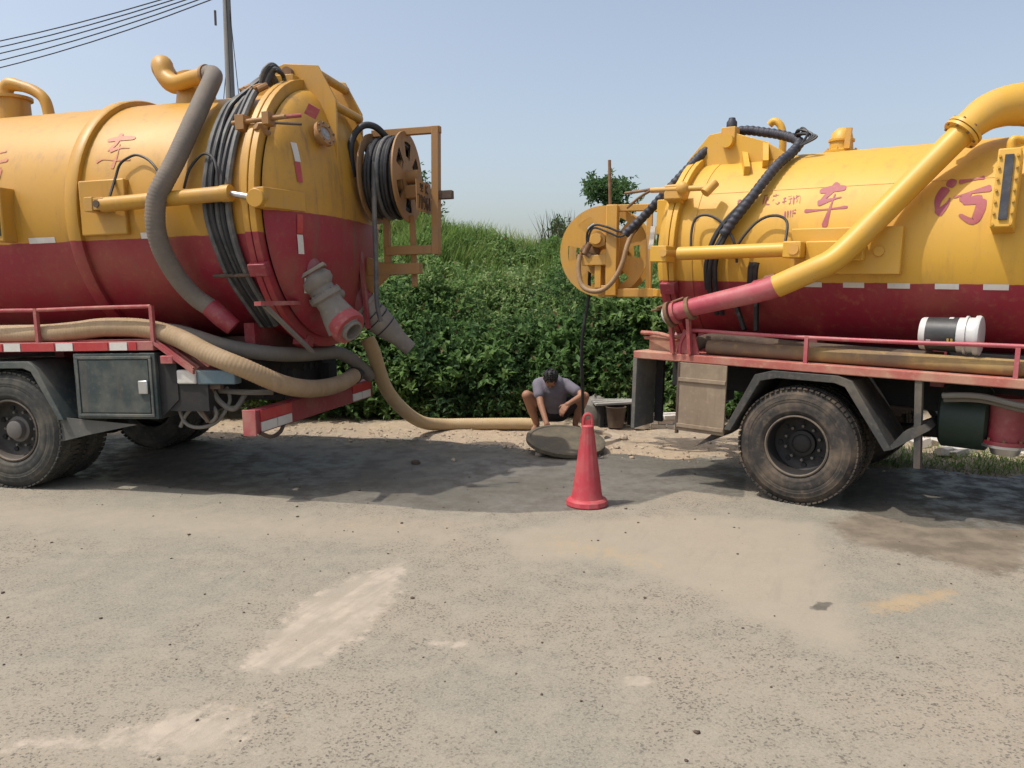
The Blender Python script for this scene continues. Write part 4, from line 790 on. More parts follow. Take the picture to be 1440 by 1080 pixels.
# sight gauge
sg = G().box((1.218, .30, 2.53), (.145, .20, .58), Euler((-.18, 0, 0))).build('sight_gauge', 'yr', RT, bevel=.01)
G().box((1.222, .190, 2.55), (.055, .02, .47), Euler((-.18, 0, 0))).build('gauge_glass', 'glass', sg)
g = G()
for k in range(7):
    for s_ in (-.055, .055): c = Vector((1.218+s_, .197+.0, 2.53)) + Euler((-.18, 0, 0)).to_matrix() @ Vector((0, -.002, -.25+.083*k)); g.cyl(c, c+Vector((0, -.02, 0)), .010, n=6)
tag(g.build('gauge_bolts', 'yr_dirty', sg), kind='stuff')
G().tube([(1.218, .36, 2.80), (1.218, .36, 2.90), (1.30, .40, 2.90), (1.5, .45, 2.9)], .03, n=10).build('gauge_pipe', 'yr', sg)
# lettering
che_r = [[(-.152, 2.622), (-.05, 2.64), (.057, 2.641)], [(-.014, 2.69), (-.069, 2.607), (-.145, 2.507)], [(-.147, 2.517), (-.047, 2.545), (.037, 2.563)], [(-.243, 2.456), (-.083, 2.462), (.101, 2.477)], [(-.019, 2.595), (-.037, 2.474), (-.062, 2.315)]]
strokes('painted_character', che_r, .048, ZR, RR, 'letter', RT); strokes('painted_character', wu, .056, ZR, RR, 'letter', RT)
sm1 = [[(-.447, 2.573), (-.424, 2.582)], [(-.45, 2.543), (-.414, 2.555)], [(-.44, 2.583), (-.43, 2.522)], [(-.407, 2.591), (-.381, 2.596)], [(-.409, 2.565), (-.371, 2.575)], [(-.381, 2.564), (-.379, 2.536), (-.388, 2.524)], [(-.362, 2.595), (-.349, 2.522)], [(-.363, 2.569), (-.342, 2.574)], [(-.337, 2.601), (-.335, 2.561)], [(-.333, 2.585), (-.308, 2.592), (-.297, 2.526)], [(-.32, 2.58), (-.326, 2.537)],
       [(-.633, 2.61), (-.592, 2.614)], [(-.616, 2.619), (-.617, 2.53)], [(-.587, 2.598), (-.592, 2.539), (-.555, 2.529)], [(-.545, 2.605), (-.49, 2.612)], [(-.522, 2.624), (-.516, 2.59)], [(-.539, 2.555), (-.528, 2.575)], [(-.511, 2.544), (-.488, 2.528), (-.474, 2.548)], [(-.861, 2.572), (-.825, 2.586)], [(-.846, 2.591), (-.849, 2.541)]]
sm2 = [[(-.406, 2.462), (-.40, 2.403)], [(-.384, 2.465), (-.377, 2.403)], [(-.361, 2.468), (-.354, 2.406)], [(-.342, 2.467), (-.336, 2.409)], [(-.342, 2.465), (-.317, 2.472)], [(-.339, 2.44), (-.315, 2.445)]]
strokes('painted_line', sm1, .010, ZR, RR, 'letter', RT); strokes('painted_line', sm2, .011, ZR, RR, 'letter', RT)
for x0 in (-.22, .115, .455, .795, 1.12, 1.46, 1.8, 2.14): tank_patch('reflector', x0, x0+.165, 1.815, 1.858, ZR, RR, 'white', RT)
# wrapped hose bundle from reel over the hinge and down the side
G().tube([(-2.10, .62, 2.32), (-1.92, .66, 2.49), (-1.70, .67, 2.71), (-1.50, .74, 2.94), (-1.36, .92, 3.16), (-1.134, 1.05, 3.31), (-.85, 1.05, 3.27), (-.62, 1.0, 3.20), (-.50, .93, 3.13), (-.52, .80, 3.02), (-.57, .61, 2.90), (-.634, .44, 2.73), (-.714, .33, 2.56), (-.813, .27, 2.40), (-.90, .24, 2.26)], .044, n=12, k=6, helix=(.055, .0035)).build('wrapped_hose', 'hose_navy', RT)
for i, P in enumerate([[(-.88, .25, 2.30), (-.96, .22, 2.12), (-1.01, .25, 1.95), (-1.03, .33, 1.75), (-1.0, .45, 1.55)], [(-.85, .27, 2.33), (-.92, .23, 2.15), (-.96, .24, 1.98), (-.97, .32, 1.76), (-.95, .45, 1.55)], [(-.66, .42, 2.70), (-.79, .33, 2.52), (-.92, .28, 2.36), (-1.0, .25, 2.2), (-1.05, .26, 2.0), (-1.06, .33, 1.78)], [(-.62, .24, 2.02), (-.63, .24, 1.95), (-.64, .27, 1.84), (-.66, .3, 1.70)], [(-.58, .24, 2.02), (-.59, .24, 1.95), (-.60, .27, 1.84), (-.61, .3, 1.72)]]):
    G().tube(P, .024 if i < 3 else .028, n=8).build('hydraulic_hose', 'hose_black', RT)
for k in range(5):
    a = k*1.3; G().tube([(-.56, .98, 3.17), (-.48+.03*math.cos(a), .90, 3.22+.03*math.sin(a)), (-.40+.02*k, .84, 3.16+.02*math.cos(a*2)), (-.45, .82, 3.08)], .012, n=6).build('hose_tail', 'hose_black', RT)
for p in ((-1.8, .98, 1.5), (-1.1, .42, 1.60)): pass
g = G(); g.bar((-.86, .45, 1.72), (-.72, .42, 1.42), .06, .03); g.bar((-.62, .40, 1.74), (-.60, .38, 1.42), .05, .03); g.build('hose_bracket', 'chassis', RT)
# decks, rails, chassis
G().bb(-1.62, 3.4, .0, .46, 1.125, 1.195).build('side_deck', 'deck_r', RT, bevel=.008); G().bb(-1.62, 3.4, 2.04, 2.5, 1.125, 1.195).build('side_deck', 'deck_r', RT)
G().bb(-1.62, -1.15, .46, 2.04, 1.13, 1.185).build('rear_deck', 'deck_r', RT)
rl = G().tube([(-1.166, .03, 1.19), (-1.16, .03, 1.29), (-1.12, .03, 1.37), (-1.04, .03, 1.412), (-.6, .03, 1.407), (0, .03, 1.404), (.7, .03, 1.41), (1.4, .03, 1.424), (2.4, .03, 1.42), (3.3, .03, 1.42)], .017, n=10).build('side_rail', 'pink', RT)
for xx in (-.05, 1.405, 2.7): G().bar((xx, .03, 1.19), (xx, .03, 1.415), .034, .03).build('rail_post', 'pink', rl)
g = G(); g.tube([(-1.15, .05, 1.36), (-1.25, .06, 1.34), (-1.42, .10, 1.36), (-1.62, .15, 1.36)], .02, n=8); g.tube([(-1.2, .1, 1.31), (-1.6, .18, 1.31)], .015, n=8); g.bb(-1.56, -1.24, .2, .5, 1.19, 1.33); g.build('rear_step', 'deck_r', RT)
for yy in (.82, 1.60): G().bb(-1.6, 3.4, yy, yy+.09, .80, 1.05).build('chassis_rail', 'chassis', RT)
for xx in (-1.2, -.2, .8, 1.8): G().bb(xx, xx+.10, .5, 2.0, 1.04, 1.36).build('tank_saddle', 'red', RT)
G().bb(-1.2, 3.2, .55, 1.95, 1.20, 1.32).build('sub_frame', 'chassis', RT)
w1 = make_wheel('wheel', .495, 'rubber', RT, False); w1.matrix_local = Matrix.Translation((-.08, 0, .495)) @ Matrix.Rotation(.3, 4, 'Y')
dup(w1, xf=Matrix.Translation((-.08, .33, .495))); dup(w1, xf=Matrix.Translation((-.08, 2.5, .495)) @ Matrix.Rotation(math.pi, 4, 'Z')); dup(w1, xf=Matrix.Translation((-.08, 2.17, .495)) @ Matrix.Rotation(math.pi, 4, 'Z'))
g = G(); g.cyl((-.08, .25, .495), (-.08, 2.25, .495), .085); g.sphere((-.08, 1.25, .495), (.24, .2, .24)); g.cyl((-.08, 1.25, .5), (3.2, 1.25, .75), .06); g.build('axle', 'chassis', RT)
for yy in (.75, 1.63):
    g = G()
    for k in range(5): g.bar((-.8+.05*k, yy+.05, .80-.028*k), (.65-.05*k, yy+.05, .80-.028*k), .09, .025)
    g.build('leaf_spring', 'rust_dark', RT)
arch = [(-.70, .56), (-.45, 1.07), (-.30, 1.115), (.22, 1.115), (.33, 1.08), (.655, .575), (.60, .555), (.28, 1.03), (.20, 1.055), (-.26, 1.055), (-.40, 1.02), (-.64, .56)]
G().plate(arch, 1, -.01, .65).build('mudguard', 'fender_r', RT, bevel=.004); G().plate(arch, 1, 2.1, .4).build('mudguard', 'fender_r', RT)
G().plate([(.61, .56), (.66, .58), (.90, .76), (.86, .80), (.72, .72)], 1, .0, .60).build('mudguard_tail', 'fender_r', RT)
G().plate([(-.70, .60), (-.62, .60), (-.86, .42), (-.98, .36)], 1, .02, .60).build('mud_flap', 'rubber', RT)
pn = G().bb(-1.145, -.70, -.004, .02, .50, 1.122).build('side_panel', 'panel', RT, bevel=.004)
for zz in (.97, .55): G().bb(-1.145, -.70, -.022, -.003, zz-.018, zz+.018).build('panel_rib', 'panel', pn, bevel=.004)
G().bb(-1.16, -1.14, -.01, .03, .47, 1.12).build('panel_edge', 'rust_dark', pn)
for x0, x1, y0 in ((-1.62, -1.49, .0),): G().bb(x0, x0+.04, y0, .40, .46, 1.125).build('rear_flap_board', 'bark_board', RT, bevel=.004)
G().bb(-1.62, -1.58, 2.1, 2.5, .46, 1.125).build('rear_flap_board', 'bark_board', RT, bevel=.004)
G().bb(-1.58, -1.50, .40, .44, .48, 1.12).build('flap_brace', 'chassis', RT)
g = G(); g.cyl((-1.30, .9, .85), (-1.30, 1.3, .85), .12); g.bb(-1.42, -1.2, .75, 1.5, .62, .78); g.cyl((-1.25, .7, .92), (-1.1, 1.4, .98), .05); g.cyl((-1.4, 1.0, .97), (-1.2, 1.05, .97), .07); g.sphere((-1.33, .72, .95), (.06, .05, .08)); g.build('air_tank_group', 'chassis', RT)
bkt = G().bar((.795, .05, 1.13), (.835, .05, .45), .075, .05).build('bracket_post', 'fender_r', RT, bevel=.004); G().bb(.79, .87, .018, .026, .75, .79).build('post_band', 'rust', bkt)
lt = G().lathe([(0, 0), (0, .22), (.02, .25), (.32, .25), (.34, .22), (.34, 0)], (.90, .52, .82), (1, 0, 0), 24, cap=False).build('air_tank', 'green_dark', RT)
pm = G().lathe([(0, .16), (.03, .16), (.03, .13), (.36, .13)], (1.36, .40, .66), (0, 0, 1), 22).build('pump_column', 'red', RT)
G().lathe([(0, .09), (.05, .11), (.06, .165), (.08, .165)], (1.36, .40, .58), (0, 0, 1), 22).build('pump_flange', 'steel', pm); g = G(); bolt_ring(g, (1.36, .40, .66), (0, 0, 1), .145, 8, .012, .05); tag(g.build('pump_bolts', 'rust', pm), kind='stuff')
for zz, yy in ((1.02, .1), (.98, .2)): G().tube([(.95, yy, zz), (1.2, yy, zz+.02), (1.6, yy, zz-.03), (2.6, yy, zz)], .022, n=8).build('brake_pipe', 'hose_dull', RT)
G().plate([(1.56, .52), (1.75, .5), (1.9, .7), (1.6, .66)], 1, .2, .04).build('step_bracket', 'chassis', RT)
# swivelling jetting reel hung off the rear
n_ = Vector((-.35, -.937, 0)).normalized(); u_ = Vector((n_.y*-1, n_.x, 0)); u_ = Vector((.937, -.35, 0)).normalized()
XF = Matrix(((u_.x, -n_.x, 0, 1.005), (u_.y, -n_.y, 0, 8.60), (0, 0, 1, 2.225), (0, 0, 0, 1)))      # local x right, y away from viewer side, z up
XR = MR.inverted() @ XF
def disc2(y, r):
    n = 72; v = []; f = []; radii = [.06, .27, .405, r]
    for yy in (y-.006, y+.006):
        for q in radii:
            for i in range(n): a = 2*math.pi*i/n; v.append((q*math.cos(a), yy, q*math.sin(a)))
    for s_ in (0, 1):
        o_ = s_*4*n
        for k in range(3):
            for i in range(n):
                if k == 1 and ((i+2) % 12) in (0, 1, 2, 3, 4): continue
                f.append((o_+k*n+i, o_+k*n+(i+1) % n, o_+(k+1)*n+(i+1) % n, o_+(k+1)*n+i))
    for i in range(n): f.append((3*n+i, 3*n+(i+1) % n, 7*n+(i+1) % n, 7*n+i))
    return G().add(v, f)
rd = disc2(0, .495).build('hose_reel', 'yr_dirty', RT, xf=XR, fix=False); disc2(.34, .495).build('reel_disc', 'yr_dirty', rd, fix=False)
G().lathe([(0, .17), (.33, .17)], (0, .005, 0), (0, 1, 0), 32).build('reel_drum', 'yr_dirty', rd)
P = [(.20*math.cos(a), yy+.03*a/6.28, .20*math.sin(a)) for yy in np.linspace(.03, .28, 8) for a in np.linspace(0, 2*math.pi, 25)][:-1]
G().tube(P, .018, n=6, straight=True).build('hose_layer', 'hose_black', rd)
pf = G().bb(.07, .19, -.20, -.08, -.48, .48).build('reel_post', 'yr_dirty', RT, xf=XR, bevel=.008)
for a in (((.10, -.1, .45), (.62, -.02, .45), .07), ((-.19, -.14, -.10), (.08, -.14, -.10), .11), ((-.02, -.14, -.10), (-.02, -.14, -.40), .07), ((-.02, -.14, -.40), (.10, -.14, -.40), .06), ((.19, -.10, -.45), (.60, -.10, -.45), .09), ((.52, -.10, -.45), (.52, -.10, .45), .06)):
    G().bar(*a).build('frame_bar', 'yr_dirty', pf, bevel=.006)
mt = G().lathe([(0, .085), (.12, .085), (.13, .06), (.20, .055)], (-.02, -.08, .12), (0, -1, 0), 20).build('reel_motor', 'yr_dirty', RT, xf=XR)
g = G(); g.lathe([(0, .10), (.06, .10), (.08, .07)], (-.13, -.04, .0), (0, -1, 0), 18); g.bb(-.22, -.04, -.16, -.08, -.09, -.02); g.cyl((-.10, -.2, .08), (-.16, -.2, -.03), .03, n=10); g.cyl((-.20, -.18, .02), (-.10, -.18, -.06), .03, n=10); g.build('swivel_joint', 'rust', mt)
G().bb(-.10, .06, -.20, -.06, .05, .17).build('motor_block', 'yr_dirty', mt, bevel=.01)
G().tube([(-.21, -.2, -.04), (-.22, -.22, -.20), (-.18, -.24, -.36), (-.08, -.26, -.43), (.06, -.27, -.42), (.18, -.28, -.32), (.27, -.28, -.15), (.32, -.26, .05), (.38, -.2, .22), (.46, -.1, .36)], .026, n=10).build('supply_hose', 'hose_oil', mt)
for k in range(2): G().tube([(-.14, -.18, .06), (-.13+.03*k, -.2, .20), (-.04, -.22, .27-.03*k), (.10, -.24, .24-.05*k), (.24, -.24, .19-.05*k), (.36, -.2, .24-.02*k)], .012, n=8).build('motor_hose', 'hose_black', mt)
G().tube([(.34, -.16, .18), (.42, -.10, .30), (.50, -.04, .40)], .035, n=10).build('hose_wrap', 'hose_black', mt)
G().cyl((.10, -.14, .44), (.085, -.14, .95), .017, n=10).build('locating_rod', 'rust', pf)
def rl_w(p): return XF @ Vector(p)
inv = MR.inverted()
a0 = inv @ rl_w((.60, -.02, .45)); G().bar(a0, (-1.52, .62, a0.z+.0), .09, .10).build('reel_arm', 'yr', RT, bevel=.006)
G().bb(-1.72, -1.50, .55, .75, 2.30, 2.64).build('arm_pivot', 'yr', RT, bevel=.01)
a1 = inv @ rl_w((.60, -.10, -.45)); G().bar(a1, (-1.55, .7, a1.z), .08, .08).build('reel_arm', 'yr_dirty', RT, bevel=.006)
g = G(); g.bb(-1.68, -1.52, .50, .68, 2.16, 2.30); g.build('arm_latch', 'chassis', RT, bevel=.006); G().bar((-1.74, .5, 2.16), (-1.72, .5, 2.38), .02, .05).build('latch_plate', 'white', RT)

# ------------------------------------------------------------------ hoses and loads lying on the trucks
def wl(Mx, pts): return [Mx @ Vector(p) for p in pts]
o = G().tube(wl(ML, [(-2.2, .2, 1.40), (-.9, .16, 1.40), (-.1, .14, 1.40), (.36, .12, 1.40), (.70, .12, 1.42), (.98, .12, 1.445), (1.37, .12, 1.43), (1.70, .10, 1.35), (2.05, .05, 1.20), (2.32, .10, 1.08), (2.52, .36, .915), (2.57, .75, .83), (2.57, 1.2, .80), (2.55, 1.6, .81), (2.50, 1.95, .84)]), .082, n=18, k=8, rib=(.030, .0018)).build('suction_hose', 'hose_tan')
tag(o, 'thick tan suction hose lying along the left truck deck and over its bumper', 'hose', 'suction hoses')
G().tube(wl(ML, [(2.505, 1.90, .835), (2.49, 2.02, .85)]), .094, n=18).build('hose_clamp', 'hose_black', o)
o = G().tube(wl(ML, [(1.2, .34, 1.42), (1.56, .34, 1.38), (2.0, .32, 1.26), (2.30, .50, 1.18), (2.42, .85, 1.14), (2.45, 1.30, 1.12), (2.46, 1.62, 1.10), (2.50, 1.86, 1.02), (2.55, 2.12, .86), (2.54, 2.25, .80)]), .068, n=16, k=8, rib=(.03, .0010)).build('suction_hose', 'hose_dull')
tag(o, 'dull grey hose curving behind the tan hose under the left tank', 'hose', 'suction hoses')
G0 = ML @ Vector((2.62, 2.05, 1.22))
o = G().tube([G0, ML @ Vector((2.66, 2.10, 1.08)), (-1.46, 8.85, .70), (-1.32, 9.25, .38), (-1.13, 9.60, .165), (-.90, 9.84, .095), (-.60, 9.92, .085), (-.1, 9.95, .085), (.16, 9.95, .085), (.34, 9.93, .08)], .078, n=18, k=8, rib=(.030, .0018)).build('suction_hose', 'hose_sand')
tag(o, 'thick tan suction hose running from the left truck along the dirt to the person', 'hose', 'suction hoses')
o = G().tube([XF @ Vector(p) for p in [(-.185, .16, -.08), (-.20, .16, -.28), (-.205, .16, -.50)]]+[(.80, 8.85, 1.2), (.83, 9.02, .6), (.85, 9.15, .25), (.86, 9.25, .02)], .019, n=10).build('jetting_hose', 'hose_black')
tag(o, 'thin black hose hanging from the bright yellow reel to the manhole', 'hose')
# old pipes on the right deck
o = G().tube(wl(MR, [(-.95, .16, 1.262), (0, .15, 1.262), (1.5, .13, 1.262), (3.2, .12, 1.262)]), .062, n=16, k=3).build('old_pipe', 'pipe_old'); tag(o, 'rusty pipe with yellow paint flakes lying along the right truck deck', 'pipe')
o = G().tube(wl(MR, [(-1.10, .12, 1.25), (-1.0, .2, 1.31), (-.8, .28, 1.335), (-.4, .31, 1.30), (.2, .33, 1.28), (.9, .34, 1.27)]), .062, n=14, k=6, rib=(.03, .0010)).build('rubber_hose', 'rust_dark'); tag(o, 'dark brown rubber hose lying behind the rusty pipe on the right truck deck', 'hose')
# pail lying on its side
PM = MR @ Matrix.Translation((.755, .22, 1.475)) @ Matrix.Rotation(math.radians(90), 4, 'Y') @ Matrix.Rotation(math.radians(3), 4, 'X')
pail = G().lathe([(0, .118), (.012, .124), (.30, .132), (.30, .146), (.315, .146), (.315, .134), (.365, .135), (.365, .150), (.385, .152), (.40, .145), (.405, .13), (.40, 0)], (0, 0, 0), (0, 0, 1), 36).build('plastic_pail', 'plastic_white')
pail.matrix_world = PM; tag(pail, 'white plastic pail with black label lying on its side on the right truck deck', 'pail')
G().lathe([(.045, .1265), (.255, .1325)], (0, 0, 0), (0, 0, 1), 30, cap=False, a0=math.radians(60), a1=math.radians(330)).build('label', 'plastic_black', pail, fix=False)
M['label_yellow'] = paint('label_yellow', (.6, .42, .08), amt=.2)
for h0 in (.20, .225): G().lathe([(h0, .1335), (h0+.014, .1340)], (0, 0, 0), (0, 0, 1), 3, cap=False, a0=math.radians(150), a1=math.radians(170)).build('label_mark', 'label_yellow', pail, fix=False)
for h0, a0_, a1_ in ((.06, 150, 164), (.19, 245, 262)): G().lathe([(h0, .1335), (h0+.03, .1345)], (0, 0, 0), (0, 0, 1), 3, cap=False, a0=math.radians(a0_), a1=math.radians(a1_)).build('label_mark', 'plastic_white', pail, fix=False)

# ------------------------------------------------------------------ traffic cone, manhole cover, rubble
cn = G().lathe([(0, .170), (.012, .178), (.045, .172), (.06, .155), (.065, .135), (.10, .126), (.40, .085), (.655, .050), (.668, .052), (.675, .046), (.68, .03)], (0, 0, 0), (0, 0, 1), 14, cap=True)
cone = cn.build('traffic_cone', 'cone', ang=25); cone.location = (.628, 6.33, .004); tag(cone, 'plain red plastic traffic cone standing on the wet road', 'cone')
G().tube([(-.035, 0, .665), (-.036, 0, .715), (-.025, 0, .755), (0, 0, .768), (.025, 0, .755), (.036, 0, .715), (.035, 0, .665)], .014, n=8).build('cone_handle', 'cone', cone)
G().box((0, 0, .70), (.05, .018, .05)).build('handle_web', 'cone', cone, bevel=.006)
cv = G().lathe([(0, 0), (0, .42), (.012, .445), (.05, .445), (.058, .43), (.058, .40), (.048, .39), (.048, 0)], (0, 0, 0), (0, 0, 1), 56, cap=False)
cover = cv.build('manhole_cover', 'iron'); cover.matrix_world = Matrix.Translation((.60, 8.56, .095)) @ Matrix.Rotation(math.radians(4), 4, 'Y') @ Matrix.Rotation(math.radians(11.5), 4, 'X')
tag(cover, 'round dark muddy manhole cover propped at a tilt behind the cone', 'manhole cover')
ring = G().lathe([(0, .36), (.05, .36), (.05, .46), (0, .48)], (.86, 9.3, .0), (0, 0, 1), 36, cap=False).build('concrete_collar', 'stone'); tag(ring, 'round concrete manhole rim behind the tilted cover', 'rim')
G().lathe([(.012, .365), (.012, 0)], (.86, 9.3, 0), (0, 0, 1), 30, cap=False).build('pit_dark_disc', 'wire', ring)  # black disc paints the darkness of the pit; the ground is not cut
def rock(x, y, s, label, mat='stone'):
    g = G().sphere((0, 0, 0), (s, s*.8, s*.6), 9, 6); g.v = [tuple(c*(1+random.uniform(-.22, .22)) for c in p) for p in g.v]
    o = g.build('stone', mat, ang=20); z = max(float(ground_z(np.array([x]), np.array([y]))[0]), .004 if y < float(road_edge(np.array([x]))[0]) else -1)
    o.location = (x, y, z+s*.3); o.rotation_euler = (0, 0, random.uniform(0, 6)); tag(o, label, 'stone', 'loose stones on the verge'); return o
for x, y, s, lab in ((.10, 8.75, .05, 'pale stone lying just left of the tilted manhole cover'), (-.62, 8.05, .035, 'small pale stone on the wet road left of the cone'), (-1.0, 7.9, .05, 'dark lump of sludge on the wet road between truck and cone'),
                     (1.35, 9.2, .07, 'pale stone on the dirt to the right of the manhole'), (1.2, 8.75, .05, 'small stone on the dirt right of the tilted cover'), (.30, 8.35, .06, 'stone wedged under the left edge of the manhole cover'), (.75, 8.25, .05, 'stone wedged under the front edge of the manhole cover')):
    rock(x, y, s, lab, 'rust_dark' if 'sludge' in lab else 'stone')
# pile of pale bricks seen under the right truck
bp = empty('brick_pile', Matrix.Translation((2.02, 10.0, .02)), 'low pile of pale bricks on the dirt seen under the right truck', 'bricks')
b0 = None
for k in range(22):
    lay = k//8; x = -.32+(k % 4)*.21+lay*.08+random.uniform(-.02, .02); y = (.12 if (k//4) % 2 else -.04)+random.uniform(-.02, .02)
    xf = Matrix.Translation((x, y, .03+.062*lay)) @ Matrix.Rotation(random.uniform(-.25, .25), 4, 'Z')
    if b0 is None: b0 = G().box((0, 0, 0), (.19, .095, .058)).build('brick', 'brick_white', bp, bevel=.006, xf=xf)
    else: c = b0.copy(); COL.objects.link(c); c.parent = bp; c.matrix_local = xf
rb = []
for k in range(60):
    x = 3.7+random.uniform(-.4, 3.0); y = 8.55+random.uniform(-.15, .5)-.12*(x-4); g = G().box((0, 0, 0), (random.uniform(.08, .22), random.uniform(.06, .14), random.uniform(.05, .11)))
    g.v = [tuple(c*random.uniform(.75, 1.2) for c in p) for p in g.v]; rb.append((g, x, y))
hp_ = empty('rubble_heap', Matrix.Translation((5.0, 8.7, 0)), 'line of pale broken rubble along the verge beyond the right truck', 'rubble')
for g, x, y in rb:
    o = g.build('rubble_piece', 'brick_white', hp_, bevel=.006); o.location = (x-5.0, y-8.7, max(0, float(ground_z(np.array([x]), np.array([y]))[0]))+.03); o.rotation_euler = (random.uniform(-.4, .4), random.uniform(-.4, .4), random.uniform(0, 6))
# small bench of boards and a bucket near the bushes
bn = empty('plank_bench', Matrix.Translation((1.38, 10.2, 0)) @ Matrix.Rotation(.15, 4, 'Z'), 'low grey plank bench on the dirt beside the right truck tail', 'bench')
for k in range(3): G().box((0, -.1+.11*k, .335+.005*k), (.62, .10, .03), Euler((0, .03*(k-1), .04*k))).build('plank', 'wood', bn, bevel=.004)
for sx_ in (-.22, .22): G().box((sx_, 0, .16), (.05, .26, .32)).build('leg', 'chassis', bn, bevel=.004)
bk = G().lathe([(0, .10), (.26, .13), (.27, .138), (.275, .13), (.24, .12), (.02, .095), (.02, 0)], (0, 0, 0), (0, 0, 1), 22).build('bucket', 'rust_dark'); bk.location = (1.36, 10.02, .03); tag(bk, 'small dark dirty bucket in front of the plank bench', 'bucket')
sk = G().sphere((0, 0, .16), (.22, .18, .24), 14, 9); sk.v = [tuple(c*(1+random.uniform(-.09, .09)) for c in p) for p in sk.v]; so = sk.build('cement_sack', 'hose_dull'); so.location = (1.12, 10.35, 0); tag(so, 'slumped grey sack beside the plank bench', 'sack')

# ------------------------------------------------------------------ utility pole and wires
PX, PY = -8.08, 23.0
zb = float(bank_z(np.array([PX]), np.array([PY]))[0])
pole = empty('utility_pole', Matrix.Translation((PX, PY, zb-.2)), 'grey concrete utility pole rising behind the left truck', 'utility pole')
H = 11.3-zb
G().cyl((0, 0, 0), (0, 0, H), .16, .10, 16).build('shaft', 'concrete', pole)
ar = G().bar((-.75, .1, H-.85), (.75, -.1, H-.85), .09).build('crossarm', 'rust_dark', pole)
for k in range(5):
    x = -.7+.35*k; G().lathe([(0, .02), (.05, .05), (.10, .03), (.14, .045), (.16, .02)], (x, -.13*x, H-.80), (0, 0, 1), 10).build('insulator', 'plastic_white', ar)
G().bar((-.32, -.05, H-1.75), (-.32, -.05, H-1.35), .05).build('bracket', 'rust_dark', pole)
base = Vector((PX, PY, zb-.2))
for k in range(5):
    a = base+Vector((-.7+.35*k, -.13*(-.7+.35*k), H-.66)); e = Vector((-27+.5*k, 27.5+.2*k, 9.3-.18*k)); P = [a.lerp(e, s)+Vector((0, 0, -1.0*4*s*(1-s)*.55)) for s in np.linspace(0, 1, 14)]
    tag(G().tube(P, .017, n=5, straight=True).build('power_wire', 'wire'), ['topmost', 'second from top', 'middle', 'second from bottom', 'lowest'][k]+' of the five black power wires running left from the pole', 'wire', 'power wires')
for p0, p1, lab in (((.05, 0, H-.9), (.72, -.6, .8), 'right guy wire slanting down from the utility pole'), ((.02, -.1, H-.9), (.22, -.5, .5), 'nearly vertical guy wire close beside the utility pole'), ((-.02, 0, H-2.4), (-.6, -.4, .5), 'left guy wire slanting down from the utility pole')):
    tag(G().tube([base+Vector(p0), base+Vector(p1)], .012, n=5, straight=True).build('guy_wire', 'wire'), lab, 'wire', 'guy wires')

# ------------------------------------------------------------------ squatting person
per = empty('person', Matrix.Translation((.505, 9.74, .015)) @ Matrix.Scale(1.06, 4), 'person in grey T-shirt and dark shorts squatting with head bowed behind the manhole cover', 'person')
def remesh(o, vox, it=6):
    md = o.modifiers.new('remesh', 'REMESH'); md.mode = 'VOXEL'; md.voxel_size = vox; md.use_smooth_shade = True
    s = o.modifiers.new('smooth', 'SMOOTH'); s.factor = .5; s.iterations = it
def limb(g, P, R):
    for i in range(len(P)-1): g.capsule(P[i], P[i+1], R[i], R[i+1])
def hand(g, w, d, nrm, thumb):
    """palm from wrist w along d with five bent fingers; nrm is the back of the hand"""
    w = Vector(w); d = Vector(d).normalized(); s = d.cross(Vector(nrm)).normalized(); nn = s.cross(d).normalized()
    for k in range(4):
        o_ = (k-1.5)*.021; g.capsule(w+s*o_*.6, w+d*.085+s*o_, .017, .012, 8)
        L = (.062, .074, .070, .054)[k]; b_ = w+d*.085+s*o_; m1 = b_+d*L*.55-nn*.012; g.capsule(b_, m1, .0105, .0095, 8); g.capsule(m1, m1+d*L*.4-nn*.028, .0095, .0075, 8)
    t0 = w+d*.025+s*.026*thumb; t1 = t0+d*.035+s*.034*thumb-nn*.008; g.capsule(t0, t1, .014, .011, 8); g.capsule(t1, t1+d*.032+s*.008*thumb-nn*.01, .011, .008, 8)
g = G()
hip = Vector((.04, .16, .24))
limb(g, [(-.06, .16, .25), (-.30, -.12, .46), (-.235, .0, .26), (-.175, .05, .09)], [.10, .062, .055, .036])     # one thigh, knee, calf, ankle
limb(g, [(.14, .16, .25), (.38, -.10, .44), (.33, .02, .25), (.29, .06, .09)], [.10, .062, .055, .036])
for ax_, sg in ((-.175, -1), (.29, 1)):
    limb(g, [(ax_, .08, .05), (ax_+.03*sg, -.02, .045), (ax_+.055*sg, -.10, .025)], [.036, .036, .026])
    for k in range(5): p = Vector((ax_+.058*sg+(k-2)*.017, -.11, .02)); g.capsule(p, p+Vector((.003*(k-2), -.045+.006*abs(k-1), -.004)), .012, .009, 8)
limb(g, [(.04, .16, .27), (.03, .06, .42), (.02, -.04, .54)], [.145, .14, .14])
limb(g, [(-.15, -.06, .59), (.17, -.06, .57)], [.065, .065]); limb(g, [(.01, -.09, .60), (-.015, -.17, .65)], [.06, .05])
hd = Vector((-.03, -.24, .675)); tilt = Euler((math.radians(80), 0, math.radians(8)))
Rt = tilt.to_matrix()
def hp(x, y, z): return hd+Rt @ Vector((x, y, z))
g.sphere(hd, (.076, .095, .112), 20, 14, tilt); g.sphere(hp(0, -.03, -.07), (.055, .058, .05), 14, 10, tilt)
g.sphere(hp(0, -.095, -.022), (.014, .022, .026), 10, 8, tilt); g.sphere(hp(0, -.085, -.066), (.026, .012, .012), 10, 8, tilt)
for s_ in (-1, 1): g.sphere(hp(.078*s_, .008, -.01), (.012, .022, .034), 8, 8, tilt); g.sphere(hp(.032*s_, -.082, .012), (.022, .014, .012), 8, 8, tilt)
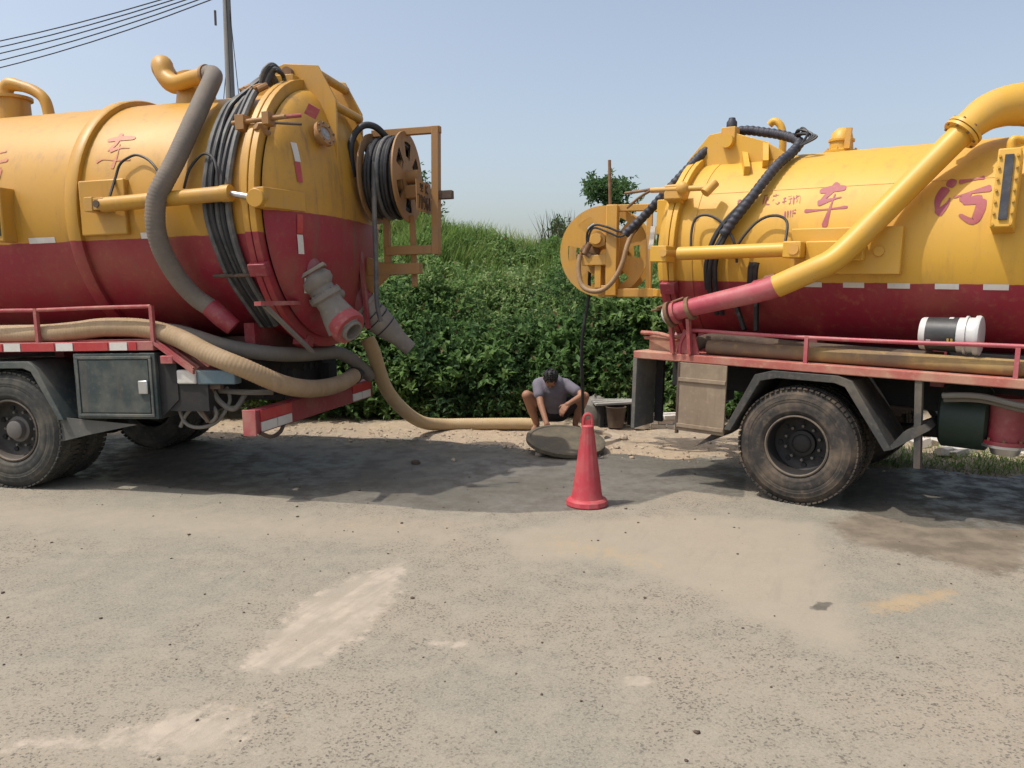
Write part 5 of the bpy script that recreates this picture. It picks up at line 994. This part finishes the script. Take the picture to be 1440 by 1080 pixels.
limb(g, [(-.17, -.06, .59), (-.14, -.24, .37), (-.075, -.40, .165)], [.050, .040, .029]); hand(g, (-.075, -.40, .165), (.10, -.25, -.85), (-.3, -1, .1), 1)
limb(g, [(.19, -.06, .57), (.35, -.22, .475), (.17, -.34, .385)], [.050, .040, .029]); hand(g, (.17, -.34, .385), (-.55, -.15, -.62), (-.35, -.8, .4), 1)
body = g.build('body', 'skin', per); remesh(body, .0065, 3)
g = G()
limb(g, [(.03, .06, .40), (.02, -.04, .53), (.015, -.07, .575)], [.162, .160, .140]); limb(g, [(.04, .14, .30), (.03, .06, .42)], [.16, .162])
limb(g, [(-.13, -.05, .585), (.155, -.05, .57)], [.088, .088]); limb(g, [(-.16, -.06, .585), (-.157, -.155, .475)], [.078, .068]); limb(g, [(.18, -.06, .565), (.275, -.15, .515)], [.078, .068])
sh = g.build('t_shirt', 'shirt', per); remesh(sh, .011, 5)
g = G(); limb(g, [(-.05, .16, .25), (-.20, -.0, .385)], [.118, .088]); limb(g, [(.13, .16, .25), (.28, .0, .37)], [.118, .088]); limb(g, [(-.02, .17, .23), (.10, .17, .23)], [.135, .135]); limb(g, [(.04, .15, .27), (.035, .1, .36)], [.155, .15])
remesh(g.build('shorts', 'shorts', per), .011, 4)
g = G(); g.sphere(hp(0, .018, .022), (.085, .094, .104), 26, 18, tilt)
g.v = [tuple(Vector(p)+(Vector(p)-hd).normalized()*random.uniform(-.005, .006)) for p in g.v]
for k in range(70):
    a = random.uniform(0, 6.28); b_ = random.uniform(0, 1.4); p = hp(.082*math.cos(a)*math.sin(b_), .018+.09*math.sin(a)*math.sin(b_), .022+.10*math.cos(b_)); q = p+(p-hd).normalized()*.012+Vector((random.uniform(-.012, .012), -.004, random.uniform(-.008, .008))); g.capsule(p, q, .008, .003, 6)
g.build('hair', 'hair', per)
for ax_, sg in ((-.175, -1), (.29, 1)): G().box((ax_+.03*sg, -.02, .008), (.10, .27, .018), Euler((0, 0, .28*sg))).build('sandal', 'rust_dark', per, bevel=.006)
